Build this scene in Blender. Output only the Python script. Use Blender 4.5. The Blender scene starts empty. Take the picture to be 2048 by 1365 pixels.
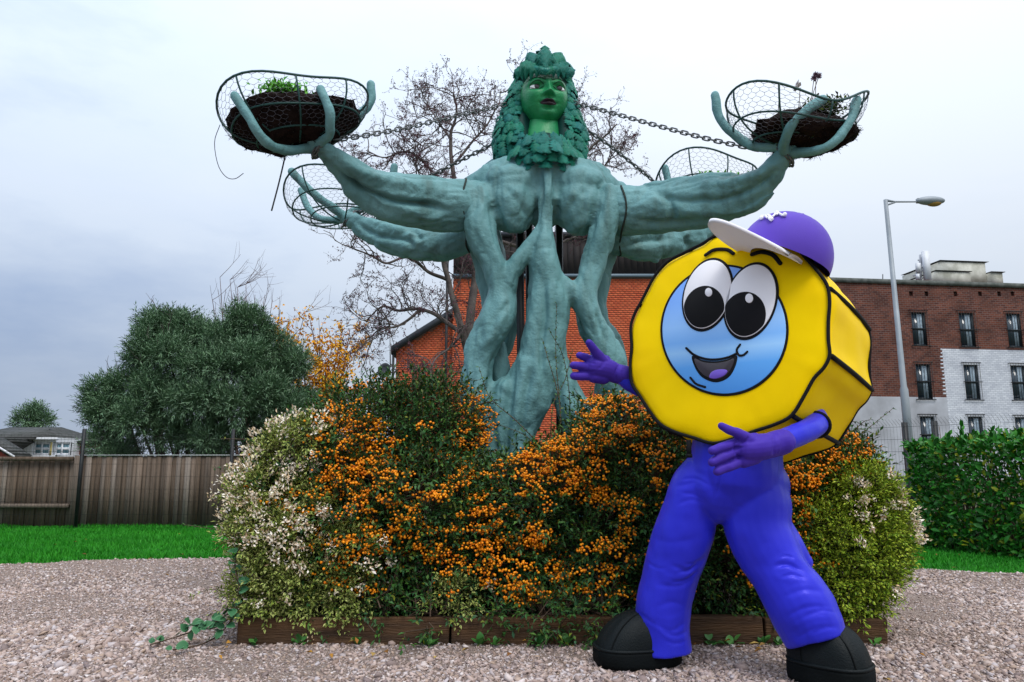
import bpy, math, random
import numpy as np
from mathutils import Vector, Matrix

random.seed(7); RNG = np.random.default_rng(11)
scene = bpy.context.scene
COL = scene.collection

# ------------------------------------------------------------------ camera
FPX = 1480.0; CAM_H = 1.05; PITCH = math.radians(9.3)
cam_d = bpy.data.cameras.new('camera'); cam = bpy.data.objects.new('camera', cam_d); COL.objects.link(cam)
cam_d.sensor_width = 36.0; cam_d.lens = FPX / 2048 * 36.0
cam_d.clip_start = 0.05; cam_d.clip_end = 3000
cam.location = (0, 0, CAM_H); cam.rotation_euler = (math.pi / 2 + PITCH, 0, 0)
scene.camera = cam

# ------------------------------------------------------------------ sky, sun, exposure
SUN_EL, SUN_AZ = math.radians(58), math.radians(28)      # azimuth: to the right of straight behind the camera
world = bpy.data.worlds.new('World'); scene.world = world; world.use_nodes = True
wn, wl = world.node_tree.nodes, world.node_tree.links
wn.clear()
w_out = wn.new('ShaderNodeOutputWorld'); w_bg = wn.new('ShaderNodeBackground')
w_sky = wn.new('ShaderNodeTexSky'); w_sky.sky_type = 'NISHITA'; w_sky.sun_disc = False
w_sky.sun_elevation = SUN_EL; w_sky.sun_rotation = math.pi - SUN_AZ; w_sky.dust_density = 3.0
w_tc = wn.new('ShaderNodeTexCoord'); w_map = wn.new('ShaderNodeMapping'); w_map.inputs['Scale'].default_value = (1.5, 1.5, 4.2)
w_n = wn.new('ShaderNodeTexNoise'); w_n.inputs['Scale'].default_value = 1.7; w_n.inputs['Detail'].default_value = 6; w_n.inputs['Roughness'].default_value = 0.55
w_sep = wn.new('ShaderNodeSeparateXYZ')
w_a = wn.new('ShaderNodeMath'); w_a.operation = 'MULTIPLY_ADD'; w_a.inputs[1].default_value = 0.55; w_a.inputs[2].default_value = 0.01   # elevation
w_b = wn.new('ShaderNodeMath'); w_b.operation = 'MULTIPLY_ADD'; w_b.inputs[1].default_value = 0.55                                  # brighter towards the sun's side
w_c = wn.new('ShaderNodeMath'); w_c.operation = 'MULTIPLY_ADD'; w_c.inputs[1].default_value = 0.95                                  # cloud billows
w_r = wn.new('ShaderNodeValToRGB')
w_r.color_ramp.elements[0].position = 0.12; w_r.color_ramp.elements[0].color = (0.42, 0.54, 0.77, 1)
w_r.color_ramp.elements[1].position = 0.92; w_r.color_ramp.elements[1].color = (0.80, 0.87, 0.97, 1)
e = w_r.color_ramp.elements.new(0.45); e.color = (0.70, 0.80, 0.95, 1)
w_skys = wn.new('ShaderNodeVectorMath'); w_skys.operation = 'SCALE'; w_skys.inputs['Scale'].default_value = 0.10
w_mix = wn.new('ShaderNodeMix'); w_mix.data_type = 'RGBA'; w_mix.inputs[0].default_value = 0.93
wl.new(w_tc.outputs['Generated'], w_map.inputs['Vector']); wl.new(w_map.outputs[0], w_n.inputs['Vector'])
wl.new(w_tc.outputs['Generated'], w_sep.inputs[0])
wl.new(w_sep.outputs['Z'], w_a.inputs[0]); wl.new(w_sep.outputs['X'], w_b.inputs[0]); wl.new(w_a.outputs[0], w_b.inputs[2])
wl.new(w_n.outputs[0], w_c.inputs[0]); wl.new(w_b.outputs[0], w_c.inputs[2]); wl.new(w_c.outputs[0], w_r.inputs['Fac'])
wl.new(w_sky.outputs[0], w_skys.inputs[0]); wl.new(w_skys.outputs[0], w_mix.inputs[6]); wl.new(w_r.outputs[0], w_mix.inputs[7])
w_cie = wn.new('ShaderNodeMath'); w_cie.operation = 'MULTIPLY_ADD'; w_cie.inputs[1].default_value = 1.08; w_cie.inputs[2].default_value = 0.54; w_cie.use_clamp = False
w_max = wn.new('ShaderNodeMath'); w_max.operation = 'MAXIMUM'; w_max.inputs[1].default_value = 0.0
w_cs = wn.new('ShaderNodeVectorMath'); w_cs.operation = 'SCALE'
wl.new(w_sep.outputs['Z'], w_max.inputs[0]); wl.new(w_max.outputs[0], w_cie.inputs[0]); wl.new(w_mix.outputs[2], w_cs.inputs[0]); wl.new(w_cie.outputs[0], w_cs.inputs['Scale'])
wl.new(w_cs.outputs[0], w_bg.inputs['Color']); w_bg.inputs['Strength'].default_value = 1.0
wl.new(w_bg.outputs[0], w_out.inputs['Surface'])

sun_d = bpy.data.lights.new('sun', 'SUN'); sun = bpy.data.objects.new('sun', sun_d); COL.objects.link(sun)
sun_d.energy = 1.5; sun_d.angle = math.radians(22); sun_d.color = (1.0, 0.96, 0.9)
sd = Vector((math.sin(SUN_AZ) * math.cos(SUN_EL), -math.cos(SUN_AZ) * math.cos(SUN_EL), math.sin(SUN_EL)))
sun.rotation_euler = sd.to_track_quat('Z', 'Y').to_euler(); sun.location = (6, -6, 12)
vs = scene.view_settings
vs.view_transform = 'Standard'; vs.look = 'None'; vs.exposure = 0.32; vs.gamma = 1.0; vs.use_curve_mapping = False

# ------------------------------------------------------------------ projection: a photo pixel at world depth Y -> point
CT, ST = math.cos(PITCH), math.sin(PITCH)
def ray(px, py):
    a = (px - 1024) / FPX; b = (682.5 - py) / FPX
    return np.array([a, CT - b * ST, ST + b * CT])
def at(px, py, Y):
    d = ray(px, py); return np.array([0, 0, CAM_H]) + d * (Y / d[1])
def pxs(px, py, Y):                       # metres per photo pixel there
    return Y / ray(px, py)[1] / FPX
def ground(px, py, z=0.0):
    d = ray(px, py); return np.array([0, 0, CAM_H]) + d * ((z - CAM_H) / d[2])
def to_px(V):
    W = np.asarray(V) - np.array([0, 0, CAM_H])
    fw = W[:, 1] * CT + W[:, 2] * ST; up = -W[:, 1] * ST + W[:, 2] * CT
    return np.stack([1024 + FPX * W[:, 0] / fw, 682.5 - FPX * up / fw], 1)
def on_plane(px, py, P0, n):
    d = ray(px, py); o = np.array([0, 0, CAM_H]); return o + d * (np.dot(P0 - o, n) / np.dot(d, n))
def nrm(v):
    v = np.asarray(v, float); return v / (np.linalg.norm(v, axis=-1, keepdims=True) + 1e-12)

# ------------------------------------------------------------------ mesh helpers
def mesh_from(name, V, F, smooth=False):
    V = np.ascontiguousarray(V, dtype=np.float32); F = [np.asarray(f, dtype=np.int32) for f in F if len(f)]
    me = bpy.data.meshes.new(name)
    me.vertices.add(len(V)); me.vertices.foreach_set('co', V.ravel())
    loops = np.concatenate([f.ravel() for f in F]); tot = np.concatenate([np.full(len(f), f.shape[1], np.int32) for f in F])
    st = np.concatenate([[0], np.cumsum(tot)[:-1]]).astype(np.int32)
    me.loops.add(len(loops)); me.loops.foreach_set('vertex_index', loops)
    me.polygons.add(len(tot)); me.polygons.foreach_set('loop_start', st)
    if smooth: me.polygons.foreach_set('use_smooth', np.ones(len(tot), bool))
    me.update(calc_edges=True)
    return me

class MB:
    """collects shapes into one mesh"""
    def __init__(s): s.V = []; s.F = {}; s.n = 0; s.A = []
    def add(s, V, *Fs):
        V = np.asarray(V, float)
        for f in Fs:
            f = np.asarray(f, int)
            if len(f): s.F.setdefault(f.shape[1], []).append(f + s.n)
        s.V.append(V); s.n += len(V); return s
    def arrays(s): return np.concatenate(s.V), [np.concatenate(v) for v in s.F.values()]
    def tube(s, P, r, k=8, caps=True):
        s.add(*tube(P, r, k, caps)); return s
    def box(s, c, size, R=None):
        x = np.array([[a, b, d] for a in (-.5, .5) for b in (-.5, .5) for d in (-.5, .5)]) * np.asarray(size, float)
        if R is not None: x = x @ np.asarray(R).T
        s.add(x + np.asarray(c, float), [[0, 1, 3, 2], [4, 6, 7, 5], [0, 4, 5, 1], [2, 3, 7, 6], [0, 2, 6, 4], [1, 5, 7, 3]]); return s
    def ell(s, c, r, R=None, nu=24, nv=16):
        V, F = ellipsoid(nu, nv); V = V * np.asarray(r, float)
        if R is not None: V = V @ np.asarray(R).T
        s.add(V + np.asarray(c, float), *F); return s
    def obj(s, name, m, parent=None, smooth=False):
        V, F = s.arrays(); return link(mesh_from(name, V, F, smooth), name, m, parent)

def link(me, name, m, parent=None):
    if m is not None and len(me.materials) == 0: me.materials.append(m)
    o = bpy.data.objects.new(name, me); COL.objects.link(o)
    if parent is not None: o.parent = parent
    return o
def tag(o, label=None, cat=None, group=None, kind=None):
    if label: o['label'] = label
    if cat: o['category'] = cat
    if group: o['group'] = group
    if kind: o['kind'] = kind
    return o
def thing(name, label, cat, group=None, loc=(0, 0, 0)):
    o = bpy.data.objects.new(name, None); COL.objects.link(o); o.empty_display_size = 0.1
    return tag(o, label, cat, group)

def ellipsoid(nu, nv):
    th = np.linspace(0, math.pi, nv + 1)[1:-1]; ph = np.linspace(0, 2 * math.pi, nu, endpoint=False)
    V = [[0, 0, 1]] + [[math.sin(t) * math.cos(p), math.sin(t) * math.sin(p), math.cos(t)] for t in th for p in ph] + [[0, 0, -1]]
    Q = []; T = []; m = nv - 1
    for i in range(nu):
        j = (i + 1) % nu
        T.append([0, 1 + i, 1 + j]); T.append([1 + (m - 1) * nu + i, len(V) - 1, 1 + (m - 1) * nu + j])
        for a in range(m - 1): Q.append([1 + a * nu + i, 1 + (a + 1) * nu + i, 1 + (a + 1) * nu + j, 1 + a * nu + j])
    return np.array(V, float), (Q, T)

def tube(P, r, k=8, caps=True):
    P = np.asarray(P, float); n = len(P); r = np.broadcast_to(np.asarray(r, float), (n,))
    T = np.gradient(P, axis=0); T = nrm(T)
    a = np.array([0, 0, 1.0]) if abs(T[0][2]) < 0.9 else np.array([1.0, 0, 0])
    u = np.cross(a, T[0]); u /= np.linalg.norm(u); U = [u]
    for i in range(1, n):
        u = U[-1] - T[i] * np.dot(U[-1], T[i]); U.append(u / (np.linalg.norm(u) + 1e-12))
    U = np.array(U); W = np.cross(T, U)
    ang = np.arange(k) * 2 * math.pi / k
    V = (P[:, None, :] + r[:, None, None] * (np.cos(ang)[None, :, None] * U[:, None, :] + np.sin(ang)[None, :, None] * W[:, None, :])).reshape(-1, 3)
    i = np.arange(n - 1)[:, None] * k; j = np.arange(k)[None, :]; j2 = (j + 1) % k
    Q = np.stack([i + j, i + j2, i + k + j2, i + k + j], -1).reshape(-1, 4)
    if not caps: return V, Q
    V = np.concatenate([V, P[:1], P[-1:]]); c0 = n * k; jj = np.arange(k); jn = (jj + 1) % k
    T1 = np.stack([np.full(k, c0), jn, jj], 1); T2 = np.stack([np.full(k, c0 + 1), (n - 1) * k + jj, (n - 1) * k + jn], 1)
    return V, Q, np.concatenate([T1, T2])
def round_tube(P, r, k=12):               # tube with rounded ends
    P = np.asarray(P, float); r = np.array(np.broadcast_to(np.asarray(r, float), (len(P),)))
    t0 = nrm(P[0] - P[1]); t1 = nrm(P[-1] - P[-2])
    a = [math.radians(x) for x in (88, 65, 40, 15)]
    Pa = [P[0] + t0 * r[0] * math.sin(x) for x in a]; ra = [r[0] * math.cos(x) for x in a]
    Pb = [P[-1] + t1 * r[-1] * math.sin(x) for x in a[::-1]]; rb = [r[-1] * math.cos(x) for x in a[::-1]]
    return tube(np.concatenate([Pa, P, Pb]), np.concatenate([ra, r, rb]), k, True)

def cr(P, n, closed=False):               # Catmull-Rom resampling of any columns
    P = np.asarray(P, float)
    if closed: P = np.concatenate([P[-1:], P, P[:2]])
    else: P = np.concatenate([2 * P[:1] - P[1:2], P, 2 * P[-1:] - P[-2:-1]])
    m = len(P) - 3; t = np.linspace(0, m, n, endpoint=not closed); i = np.minimum(t.astype(int), m - 1); f = (t - i)[:, None]
    a, b, c, d = P[i], P[i + 1], P[i + 2], P[i + 3]
    return 0.5 * (2 * b + (c - a) * f + (2 * a - 5 * b + 4 * c - d) * f ** 2 + (3 * b - a - 3 * c + d) * f ** 3)

def ptube(L, n=None, k=16, rounded=True, sm=True):      # L: (px, py, Y, r_px)
    L = np.asarray(L, float)
    A = cr(L, n or max(6, 5 * len(L))) if sm and len(L) > 2 else L
    P = np.array([at(*q[:3]) for q in A]); r = np.array([q[3] * pxs(*q[:3]) for q in A])
    return round_tube(P, r, k) if rounded else tube(P, r, k)

def vhash(i, j, k, s):
    h = (i * 374761393 + j * 668265263 + k * 2147483647 + s * 974634777) & 0xffffffff
    h = ((h ^ (h >> 13)) * 1274126177) & 0xffffffff
    return ((h ^ (h >> 16)) & 0xffff) / 32767.5 - 1
def vnoise(P, sc, seed=0):
    Q = np.asarray(P) / sc; I = np.floor(Q).astype(np.int64); f = Q - I; f = f * f * (3 - 2 * f); r = 0
    for a in (0, 1):
        for b in (0, 1):
            for c in (0, 1):
                w = (f[:, 0] if a else 1 - f[:, 0]) * (f[:, 1] if b else 1 - f[:, 1]) * (f[:, 2] if c else 1 - f[:, 2])
                r = r + w * vhash(I[:, 0] + a, I[:, 1] + b, I[:, 2] + c, seed)
    return r

def blob(mb, voxel, smooth=4, factor=0.5):
    """union of the shapes in mb as one skin"""
    V, F = mb.arrays(); me = mesh_from('tmp', V, F); o = bpy.data.objects.new('tmp', me); COL.objects.link(o)
    m = o.modifiers.new('r', 'REMESH'); m.mode = 'VOXEL'; m.voxel_size = voxel
    if smooth:
        s = o.modifiers.new('s', 'SMOOTH'); s.factor = factor; s.iterations = smooth
    dg = bpy.context.evaluated_depsgraph_get(); ev = o.evaluated_get(dg)
    out = bpy.data.meshes.new_from_object(ev)
    bpy.data.objects.remove(o); bpy.data.meshes.remove(me)
    out.polygons.foreach_set('use_smooth', np.ones(len(out.polygons), bool))
    return out
def get_vn(me):
    n = len(me.vertices); V = np.empty(n * 3, np.float32); N = np.empty(n * 3, np.float32)
    me.vertices.foreach_get('co', V); me.vertices.foreach_get('normal', N)
    return V.reshape(-1, 3).astype(float), N.reshape(-1, 3).astype(float)
def set_v(me, V):
    me.vertices.foreach_set('co', np.ascontiguousarray(V, np.float32).ravel()); me.update()
def dist_poly(Q, C):                      # distance of 2-D/3-D points Q to polyline C, and position along it
    best = np.full(len(Q), 1e9); pos = np.zeros(len(Q))
    for i in range(len(C) - 1):
        a, b = C[i], C[i + 1]; d = b - a; L = np.dot(d, d) + 1e-12
        t = np.clip(((Q - a) @ d) / L, 0, 1); q = np.linalg.norm(Q - (a + t[:, None] * d), axis=1)
        m = q < best; best[m] = q[m]; pos[m] = (i + t[m]) / (len(C) - 1)
    return best, pos
def folds(me, curves, noises=(), stretch=(1, 1, 1), cracks=()):
    """press folds (positive depth = groove, negative = ridge) into the camera side of a skin; then lumps"""
    V, N = get_vn(me); Q = to_px(V); view = nrm(V - np.array([0, 0, CAM_H])); front = np.clip(-(N * view).sum(1) * 2.5, 0, 1)
    D = np.zeros(len(V))
    for C, depth, w in curves:
        C = cr(np.asarray(C, float), 6 * len(C)) if len(C) > 2 else np.asarray(C, float)
        d, p = dist_poly(Q, C)
        D -= depth * np.exp(-(d / w) ** 2) * np.clip(np.sin(np.clip(p, 0.02, .98) * math.pi) * 1.6, 0, 1) * front
    for amp, sc, seed in noises: D += amp * vnoise(V * np.array(stretch), sc, seed)
    for amp, sc, wd, seed in cracks: D -= amp * np.exp(-(vnoise(V * np.array(stretch), sc, seed) / wd) ** 2)
    set_v(me, V + N * D[:, None]); return me

# ------------------------------------------------------------------ materials
def mat(name, color, rough=0.6, spec=0.3, var=None, vscale=8.0, bump=0.0, bscale=40.0, island=None, metal=0.0, coord='Object', detail=4, sheen=0.0, obj_rand=None):
    m = bpy.data.materials.new(name); m.use_nodes = True; nt = m.node_tree; N, L = nt.nodes, nt.links
    b = N['Principled BSDF']; b.inputs['Roughness'].default_value = rough; b.inputs['Specular IOR Level'].default_value = spec
    b.inputs['Metallic'].default_value = metal; b.inputs['Sheen Weight'].default_value = sheen
    tc = N.new('ShaderNodeTexCoord'); out = None
    c1 = (*color, 1)
    if var is not None:
        n = N.new('ShaderNodeTexNoise'); n.inputs['Scale'].default_value = vscale; n.inputs['Detail'].default_value = detail; L.new(tc.outputs[coord], n.inputs['Vector'])
        r = N.new('ShaderNodeValToRGB'); r.color_ramp.elements[0].position = 0.35; r.color_ramp.elements[1].position = 0.65
        r.color_ramp.elements[0].color = c1; r.color_ramp.elements[1].color = (*var, 1); L.new(n.outputs[0], r.inputs[0]); out = r.outputs[0]
    if island is not None:
        if obj_rand: g = N.new('ShaderNodeObjectInfo'); src = g.outputs['Random']
        else: g = N.new('ShaderNodeNewGeometry'); src = g.outputs['Random Per Island']
        r = N.new('ShaderNodeValToRGB'); els = r.color_ramp.elements
        cs = [color] + list(island); els[0].color = (*cs[0], 1); els[1].color = (*cs[-1], 1); els[1].position = 1.0
        for i, c in enumerate(cs[1:-1]): q = els.new((i + 1) / (len(cs) - 1)); q.color = (*c, 1)
        L.new(src, r.inputs[0])
        if out is not None:
            x = N.new('ShaderNodeMix'); x.data_type = 'RGBA'; x.inputs[0].default_value = 0.5; L.new(out, x.inputs[6]); L.new(r.outputs[0], x.inputs[7]); out = x.outputs[2]
        else: out = r.outputs[0]
    if out is not None: L.new(out, b.inputs['Base Color'])
    else: b.inputs['Base Color'].default_value = c1
    if bump:
        n = N.new('ShaderNodeTexNoise'); n.inputs['Scale'].default_value = bscale; n.inputs['Detail'].default_value = 5; L.new(tc.outputs[coord], n.inputs['Vector'])
        bp = N.new('ShaderNodeBump'); bp.inputs['Strength'].default_value = bump; bp.inputs['Distance'].default_value = 0.02
        L.new(n.outputs[0], bp.inputs['Height']); L.new(bp.outputs[0], b.inputs['Normal'])
    return m
def nodes_of(m): return m.node_tree.nodes, m.node_tree.links, m.node_tree.nodes['Principled BSDF']

# ------------------------------------------------------------------ foliage helpers
def leaf_diamonds(P, D, N, ln, wd, fold=0.25, mid=0.45):
    """one folded rhomb leaf (2 triangles) per row: base P, direction D, upper side N"""
    n = len(P); D = nrm(D); S = nrm(np.cross(D, N)); N = np.cross(S, D)
    ln = np.broadcast_to(ln, (n,))[:, None]; wd = np.broadcast_to(wd, (n,))[:, None]
    M = P + D * ln * mid + N * wd * fold
    V = np.stack([P, M - S * wd * .5, P + D * ln - N * ln * .08, M + S * wd * .5], 1).reshape(-1, 3)
    i = np.arange(n)[:, None] * 4
    return V, np.concatenate([i + [0, 2, 1], i + [0, 3, 2]])
def rand_dir(n):
    return nrm(RNG.normal(size=(n, 3)))
def clump_points(cl, n, shell=0.28, front=None):
    """points near the skin of a union of ellipsoids given as (px,py,Y,rx_px,ry_px,rY_m); with outward directions"""
    C = np.array([at(c[0], c[1], c[2]) for c in cl]); s = np.array([pxs(c[0], c[1], c[2]) for c in cl])
    R = np.array([[c[3] * k, c[5], c[4] * k] for c, k in zip(cl, s)])
    w = R[:, 0] * R[:, 2] + R[:, 0] * R[:, 1]; w /= w.sum(); OUT_P = []; OUT_D = []; got = 0
    for _ in range(30):
        m = n * 2; k = RNG.choice(len(cl), m, p=w); d = rand_dir(m)
        rad = 1 - shell * np.abs(RNG.normal(size=m)) * 0.8
        q = d * np.clip(rad, 0.15, 1)[:, None] * R[k]; P = C[k] + q; nn = nrm(d / R[k])
        P += nn * (vnoise(P, 0.28, 5) * 0.10 + vnoise(P, 0.11, 6) * .05 + 0.02)[:, None]
        inside = np.zeros(m, bool)
        for j in range(len(cl)):
            v = (((P - C[j]) / R[j]) ** 2).sum(1); inside |= (v < 0.5) & (k != j)
        ok = ~inside
        if front is not None: ok &= (nn[:, 1] < front)
        OUT_P.append(P[ok]); OUT_D.append(nn[ok]); got += ok.sum()
        if got >= n: break
    return np.concatenate(OUT_P)[:n], np.concatenate(OUT_D)[:n]
def sprigs(P, D, nl, slen, ln, wd, spread=0.9, up=0.35, fold=0.25):
    """leafy sprigs: nl leaves along a short stem from each P"""
    n = len(P); D = nrm(D + np.array([0, 0, up]) + RNG.normal(size=(n, 3)) * 0.45)
    L = slen * RNG.uniform(.6, 1.3, n); LP = []; LD = []; LN = []
    a = nrm(np.cross(D, rand_dir(n))); b = np.cross(D, a)
    for j in range(nl):
        t = (j + .3) / nl; ang = j * 2.4 + RNG.uniform(0, .6, n)
        side = np.cos(ang)[:, None] * a + np.sin(ang)[:, None] * b
        LP.append(P + D * (L * t)[:, None]); d = nrm(D * (0.55 + .5 * t) + side * spread * (1.1 - .6 * t)); LD.append(d)
        LN.append(nrm(np.array([0, 0, 1.0]) + D * .5 + RNG.normal(size=(n, 3)) * .35))
    LP, LD, LN = np.concatenate(LP), np.concatenate(LD), np.concatenate(LN); m = len(LP)
    return leaf_diamonds(LP, LD, LN, ln * RNG.uniform(.65, 1.25, m), wd * RNG.uniform(.7, 1.25, m), fold), (P, P + D * L[:, None])
ICO_V = None
def ico():
    g = (1 + 5 ** .5) / 2
    V = np.array([[-1, g, 0], [1, g, 0], [-1, -g, 0], [1, -g, 0], [0, -1, g], [0, 1, g], [0, -1, -g], [0, 1, -g], [g, 0, -1], [g, 0, 1], [-g, 0, -1], [-g, 0, 1]], float)
    F = np.array([[0, 11, 5], [0, 5, 1], [0, 1, 7], [0, 7, 10], [0, 10, 11], [1, 5, 9], [5, 11, 4], [11, 10, 2], [10, 7, 6], [7, 1, 8], [3, 9, 4], [3, 4, 2], [3, 2, 6], [3, 6, 8], [3, 8, 9], [4, 9, 5], [2, 4, 11], [6, 2, 10], [8, 6, 7], [9, 8, 1]])
    return nrm(V), F
def balls(P, r):
    V, F = ico(); n = len(P); r = np.broadcast_to(r, (n,))
    return (P[:, None, :] + V[None] * r[:, None, None]).reshape(-1, 3), (F[None] + (np.arange(n) * 12)[:, None, None]).reshape(-1, 3)
def stems_mesh(A, B, r, k=3):
    """thin straight three-sided stems from A to B"""
    n = len(A); T = nrm(B - A); a = nrm(np.cross(T, np.array([0.3, 0.5, 0.81]))); b = np.cross(T, a); r = np.broadcast_to(r, (n,))[:, None]
    V = []
    for P, q in ((A, 1.0), (B, .5)):
        for j in range(k):
            g = j * 2 * math.pi / k; V.append(P + (a * math.cos(g) + b * math.sin(g)) * r * q)
    V = np.stack(V, 1).reshape(-1, 3); i = np.arange(n)[:, None] * 2 * k
    return V, np.concatenate([i + [j, (j + 1) % k, k + (j + 1) % k, k + j] for j in range(k)])

# ================================================================== THE SETTING
M = {}
M['earth'] = mat('earth', (0.10, 0.09, 0.06), .95, .1, (0.06, 0.08, 0.03), 0.3)
M['gravel'] = mat('gravel_base', (0.30, 0.225, 0.18), .95, .1, (0.15, 0.11, 0.09), 38, 1.0, 120)
M['stone'] = mat('stones', (0.41, 0.31, 0.27), .85, .12, None, island=[(0.53, 0.42, 0.38), (0.26, 0.185, 0.15), (0.49, 0.44, 0.45), (0.42, 0.31, 0.24), (0.19, 0.15, 0.15), (0.38, 0.285, 0.25), (0.68, 0.61, 0.59)])
M['lawn'] = mat('turf', (0.012, 0.10, 0.008), .9, .1, (0.02, 0.14, 0.012), 3)
M['blade'] = mat('grass_blades', (0.008, 0.14, 0.006), .6, .2, (0.028, 0.27, 0.012), 1.3, island=[(0.02, 0.24, 0.008), (0.05, 0.30, 0.015), (0.012, 0.18, 0.01)])

N, L, b_ = nodes_of(M['gravel']); vo = N.new('ShaderNodeTexVoronoi'); vo.inputs['Scale'].default_value = 95; tcg = N.new('ShaderNodeTexCoord'); L.new(tcg.outputs['Object'], vo.inputs['Vector']); rg = N.new('ShaderNodeValToRGB'); rg.color_ramp.elements[0].color = (0.17, 0.125, 0.10, 1); rg.color_ramp.elements[1].color = (0.50, 0.41, 0.37, 1); spv = N.new('ShaderNodeSeparateColor'); L.new(vo.outputs['Color'], spv.inputs[0]); L.new(spv.outputs[0], rg.inputs[0]); xg = N.new('ShaderNodeMix'); xg.data_type = 'RGBA'; xg.inputs[0].default_value = .6; lkg = b_.inputs['Base Color'].links[0].from_socket; L.new(lkg, xg.inputs[6]); L.new(rg.outputs[0], xg.inputs[7]); L.new(xg.outputs[2], b_.inputs['Base Color'])
def sheet(name, pts, z, m):
    V = np.array([[p[0], p[1], z] for p in pts]); o = link(mesh_from(name, V, [[list(range(len(V)))]]), name, m); return tag(o, kind='structure')
sheet('ground', [(-900, -60), (900, -60), (900, 1600), (-900, 1600)], -0.010, M['earth'])
sheet('lawn', [(-30, 2), (30, 2), (30, 13.2), (-30, 13.2)], -0.005, M['lawn'])
# the gravel's far edge bulges, then curves back on both sides of the bed
EDGE = [(-16, 2), (-14, 6.3), (-9, 7.6)] + [tuple(ground(x, y)[:2]) for x, y in ((0, 1129), (150, 1122), (300, 1118), (450, 1117), (700, 1118), (1024, 1121), (1400, 1126), (1790, 1136), (1920, 1143), (2048, 1147))] + [(9, 6.9), (14, 6.0), (16, 2)]
edge = cr(np.array(EDGE), 70)
edge += np.stack([vnoise(np.c_[edge, np.zeros(len(edge))], .35, 3), vnoise(np.c_[edge, np.zeros(len(edge))], .3, 9)], 1) * .035
sheet('gravel_path', [(-16, -12)] + [tuple(p) for p in edge] + [(16, -12)], 0.0, M['gravel'])
def in_gravel(P):
    i = np.searchsorted(edge[:, 0], P[:, 0]).clip(1, len(edge) - 1)
    a, b = edge[i - 1], edge[i]; t = (P[:, 0] - a[:, 0]) / (b[:, 0] - a[:, 0] + 1e-9); return P[:, 1] < a[:, 1] + t * (b[:, 1] - a[:, 1])

BED_X0, BED_X1 = ground(472, 1290)[0], at(1776, 1272, 4.54)[0]
BED_Y0 = 4.54; BED_Y1 = BED_Y0 + (BED_X1 - BED_X0)
def stones(n, y0, y1, r0, r1, half=0.75, fine=False, thin=None):
    Y = RNG.uniform(y0, y1, n); X = RNG.uniform(-1, 1, n) * (Y * half + .4); P = np.c_[X, Y, np.zeros(n)]
    P = P[in_gravel(P)]; bed = (P[:, 0] > BED_X0) & (P[:, 0] < BED_X1) & (P[:, 1] > BED_Y0 + .02); P = P[~bed]
    if thin: P = P[(vnoise(P, .55, 21) + .6 * vnoise(P, .2, 22) + RNG.normal(size=len(P)) * .35) > thin]
    n = len(P); V0, F0 = ico() if fine else (np.array([[1, 0, 0], [-1, 0, 0], [0, 1, 0], [0, -1, 0], [0, 0, 1], [0, 0, -1.0]]), np.array([[0, 2, 4], [2, 1, 4], [1, 3, 4], [3, 0, 4], [2, 0, 5], [1, 2, 5], [3, 1, 5], [0, 3, 5]])); kv = len(V0); r = RNG.uniform(r0, r1, n) ** 1.0 * RNG.choice([.7, 1, 1, 1.35], n)
    # clustered: bigger stones gather in loose drifts
    r *= 1 + .40 * vnoise(P, .6, 2)
    Vs = V0[None] * (1 + .38 * RNG.normal(size=(n, kv, 1)).clip(-1.4, 1.4)) * r[:, None, None]
    Vs *= np.stack([RNG.uniform(.8, 1.35, n), RNG.uniform(.7, 1.1, n), RNG.uniform(.4, .75, n)], 1)[:, None, :]
    a = RNG.uniform(0, 6.28, n); c, s = np.cos(a)[:, None], np.sin(a)[:, None]
    x = Vs[..., 0] * c - Vs[..., 1] * s; y = Vs[..., 0] * s + Vs[..., 1] * c
    tx = RNG.normal(size=n)[:, None] * .35; z = Vs[..., 2] + x * tx
    Vs = np.stack([x, y, z], -1) + P[:, None, :]; Vs[..., 2] += (r * .22)[:, None]
    return Vs.reshape(-1, 3), (F0[None] + (np.arange(n) * kv)[:, None, None]).reshape(-1, 3)
g = MB()
for a in ((34000, 2.9, 4.8, .005, .012), (3000, 2.9, 5.0, .011, .019), (14000, 4.6, 6.6, .009, .016)): g.add(*stones(*a, fine=True, thin=-.35))
g.add(*stones(12000, 2.9, 4.6, .003, .007, fine=True))
for a in ((34000, 2.9, 5.2, .004, .008), (40000, 4.8, 6.4, .006, .012), (34000, 6.3, 8.5, .008, .015)): g.add(*stones(*a, thin=-.95))
tag(g.obj('gravel', M['stone']), kind='stuff')

# grass blades on the lawn, thicker along its ragged edge
def grass(n, x0, x1, y0, y1):
    P = np.c_[RNG.uniform(x0, x1, n), RNG.uniform(y0, y1, n), np.full(n, -.004)]; P = P[~in_gravel(P - [0, .03, 0])]; n = len(P)
    h = RNG.uniform(.025, .06, n) * (1 + .5 * vnoise(P, .5, 4)); a = RNG.uniform(0, 6.28, n); w = np.c_[np.cos(a), np.sin(a), np.zeros(n)] * .006
    lean = np.c_[RNG.normal(size=(n, 2)) * .4, np.ones(n)]
    V = np.stack([P - w, P + w, P + lean * h[:, None]], 1).reshape(-1, 3); return V, np.arange(n * 3).reshape(-1, 3)
g = MB(); g.add(*grass(90000, -10, -1.5, 7.3, 12.9)); g.add(*grass(45000, 3.2, 9.5, 6.4, 11.5))
tag(g.obj('grass', M['blade']), kind='stuff')
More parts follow.
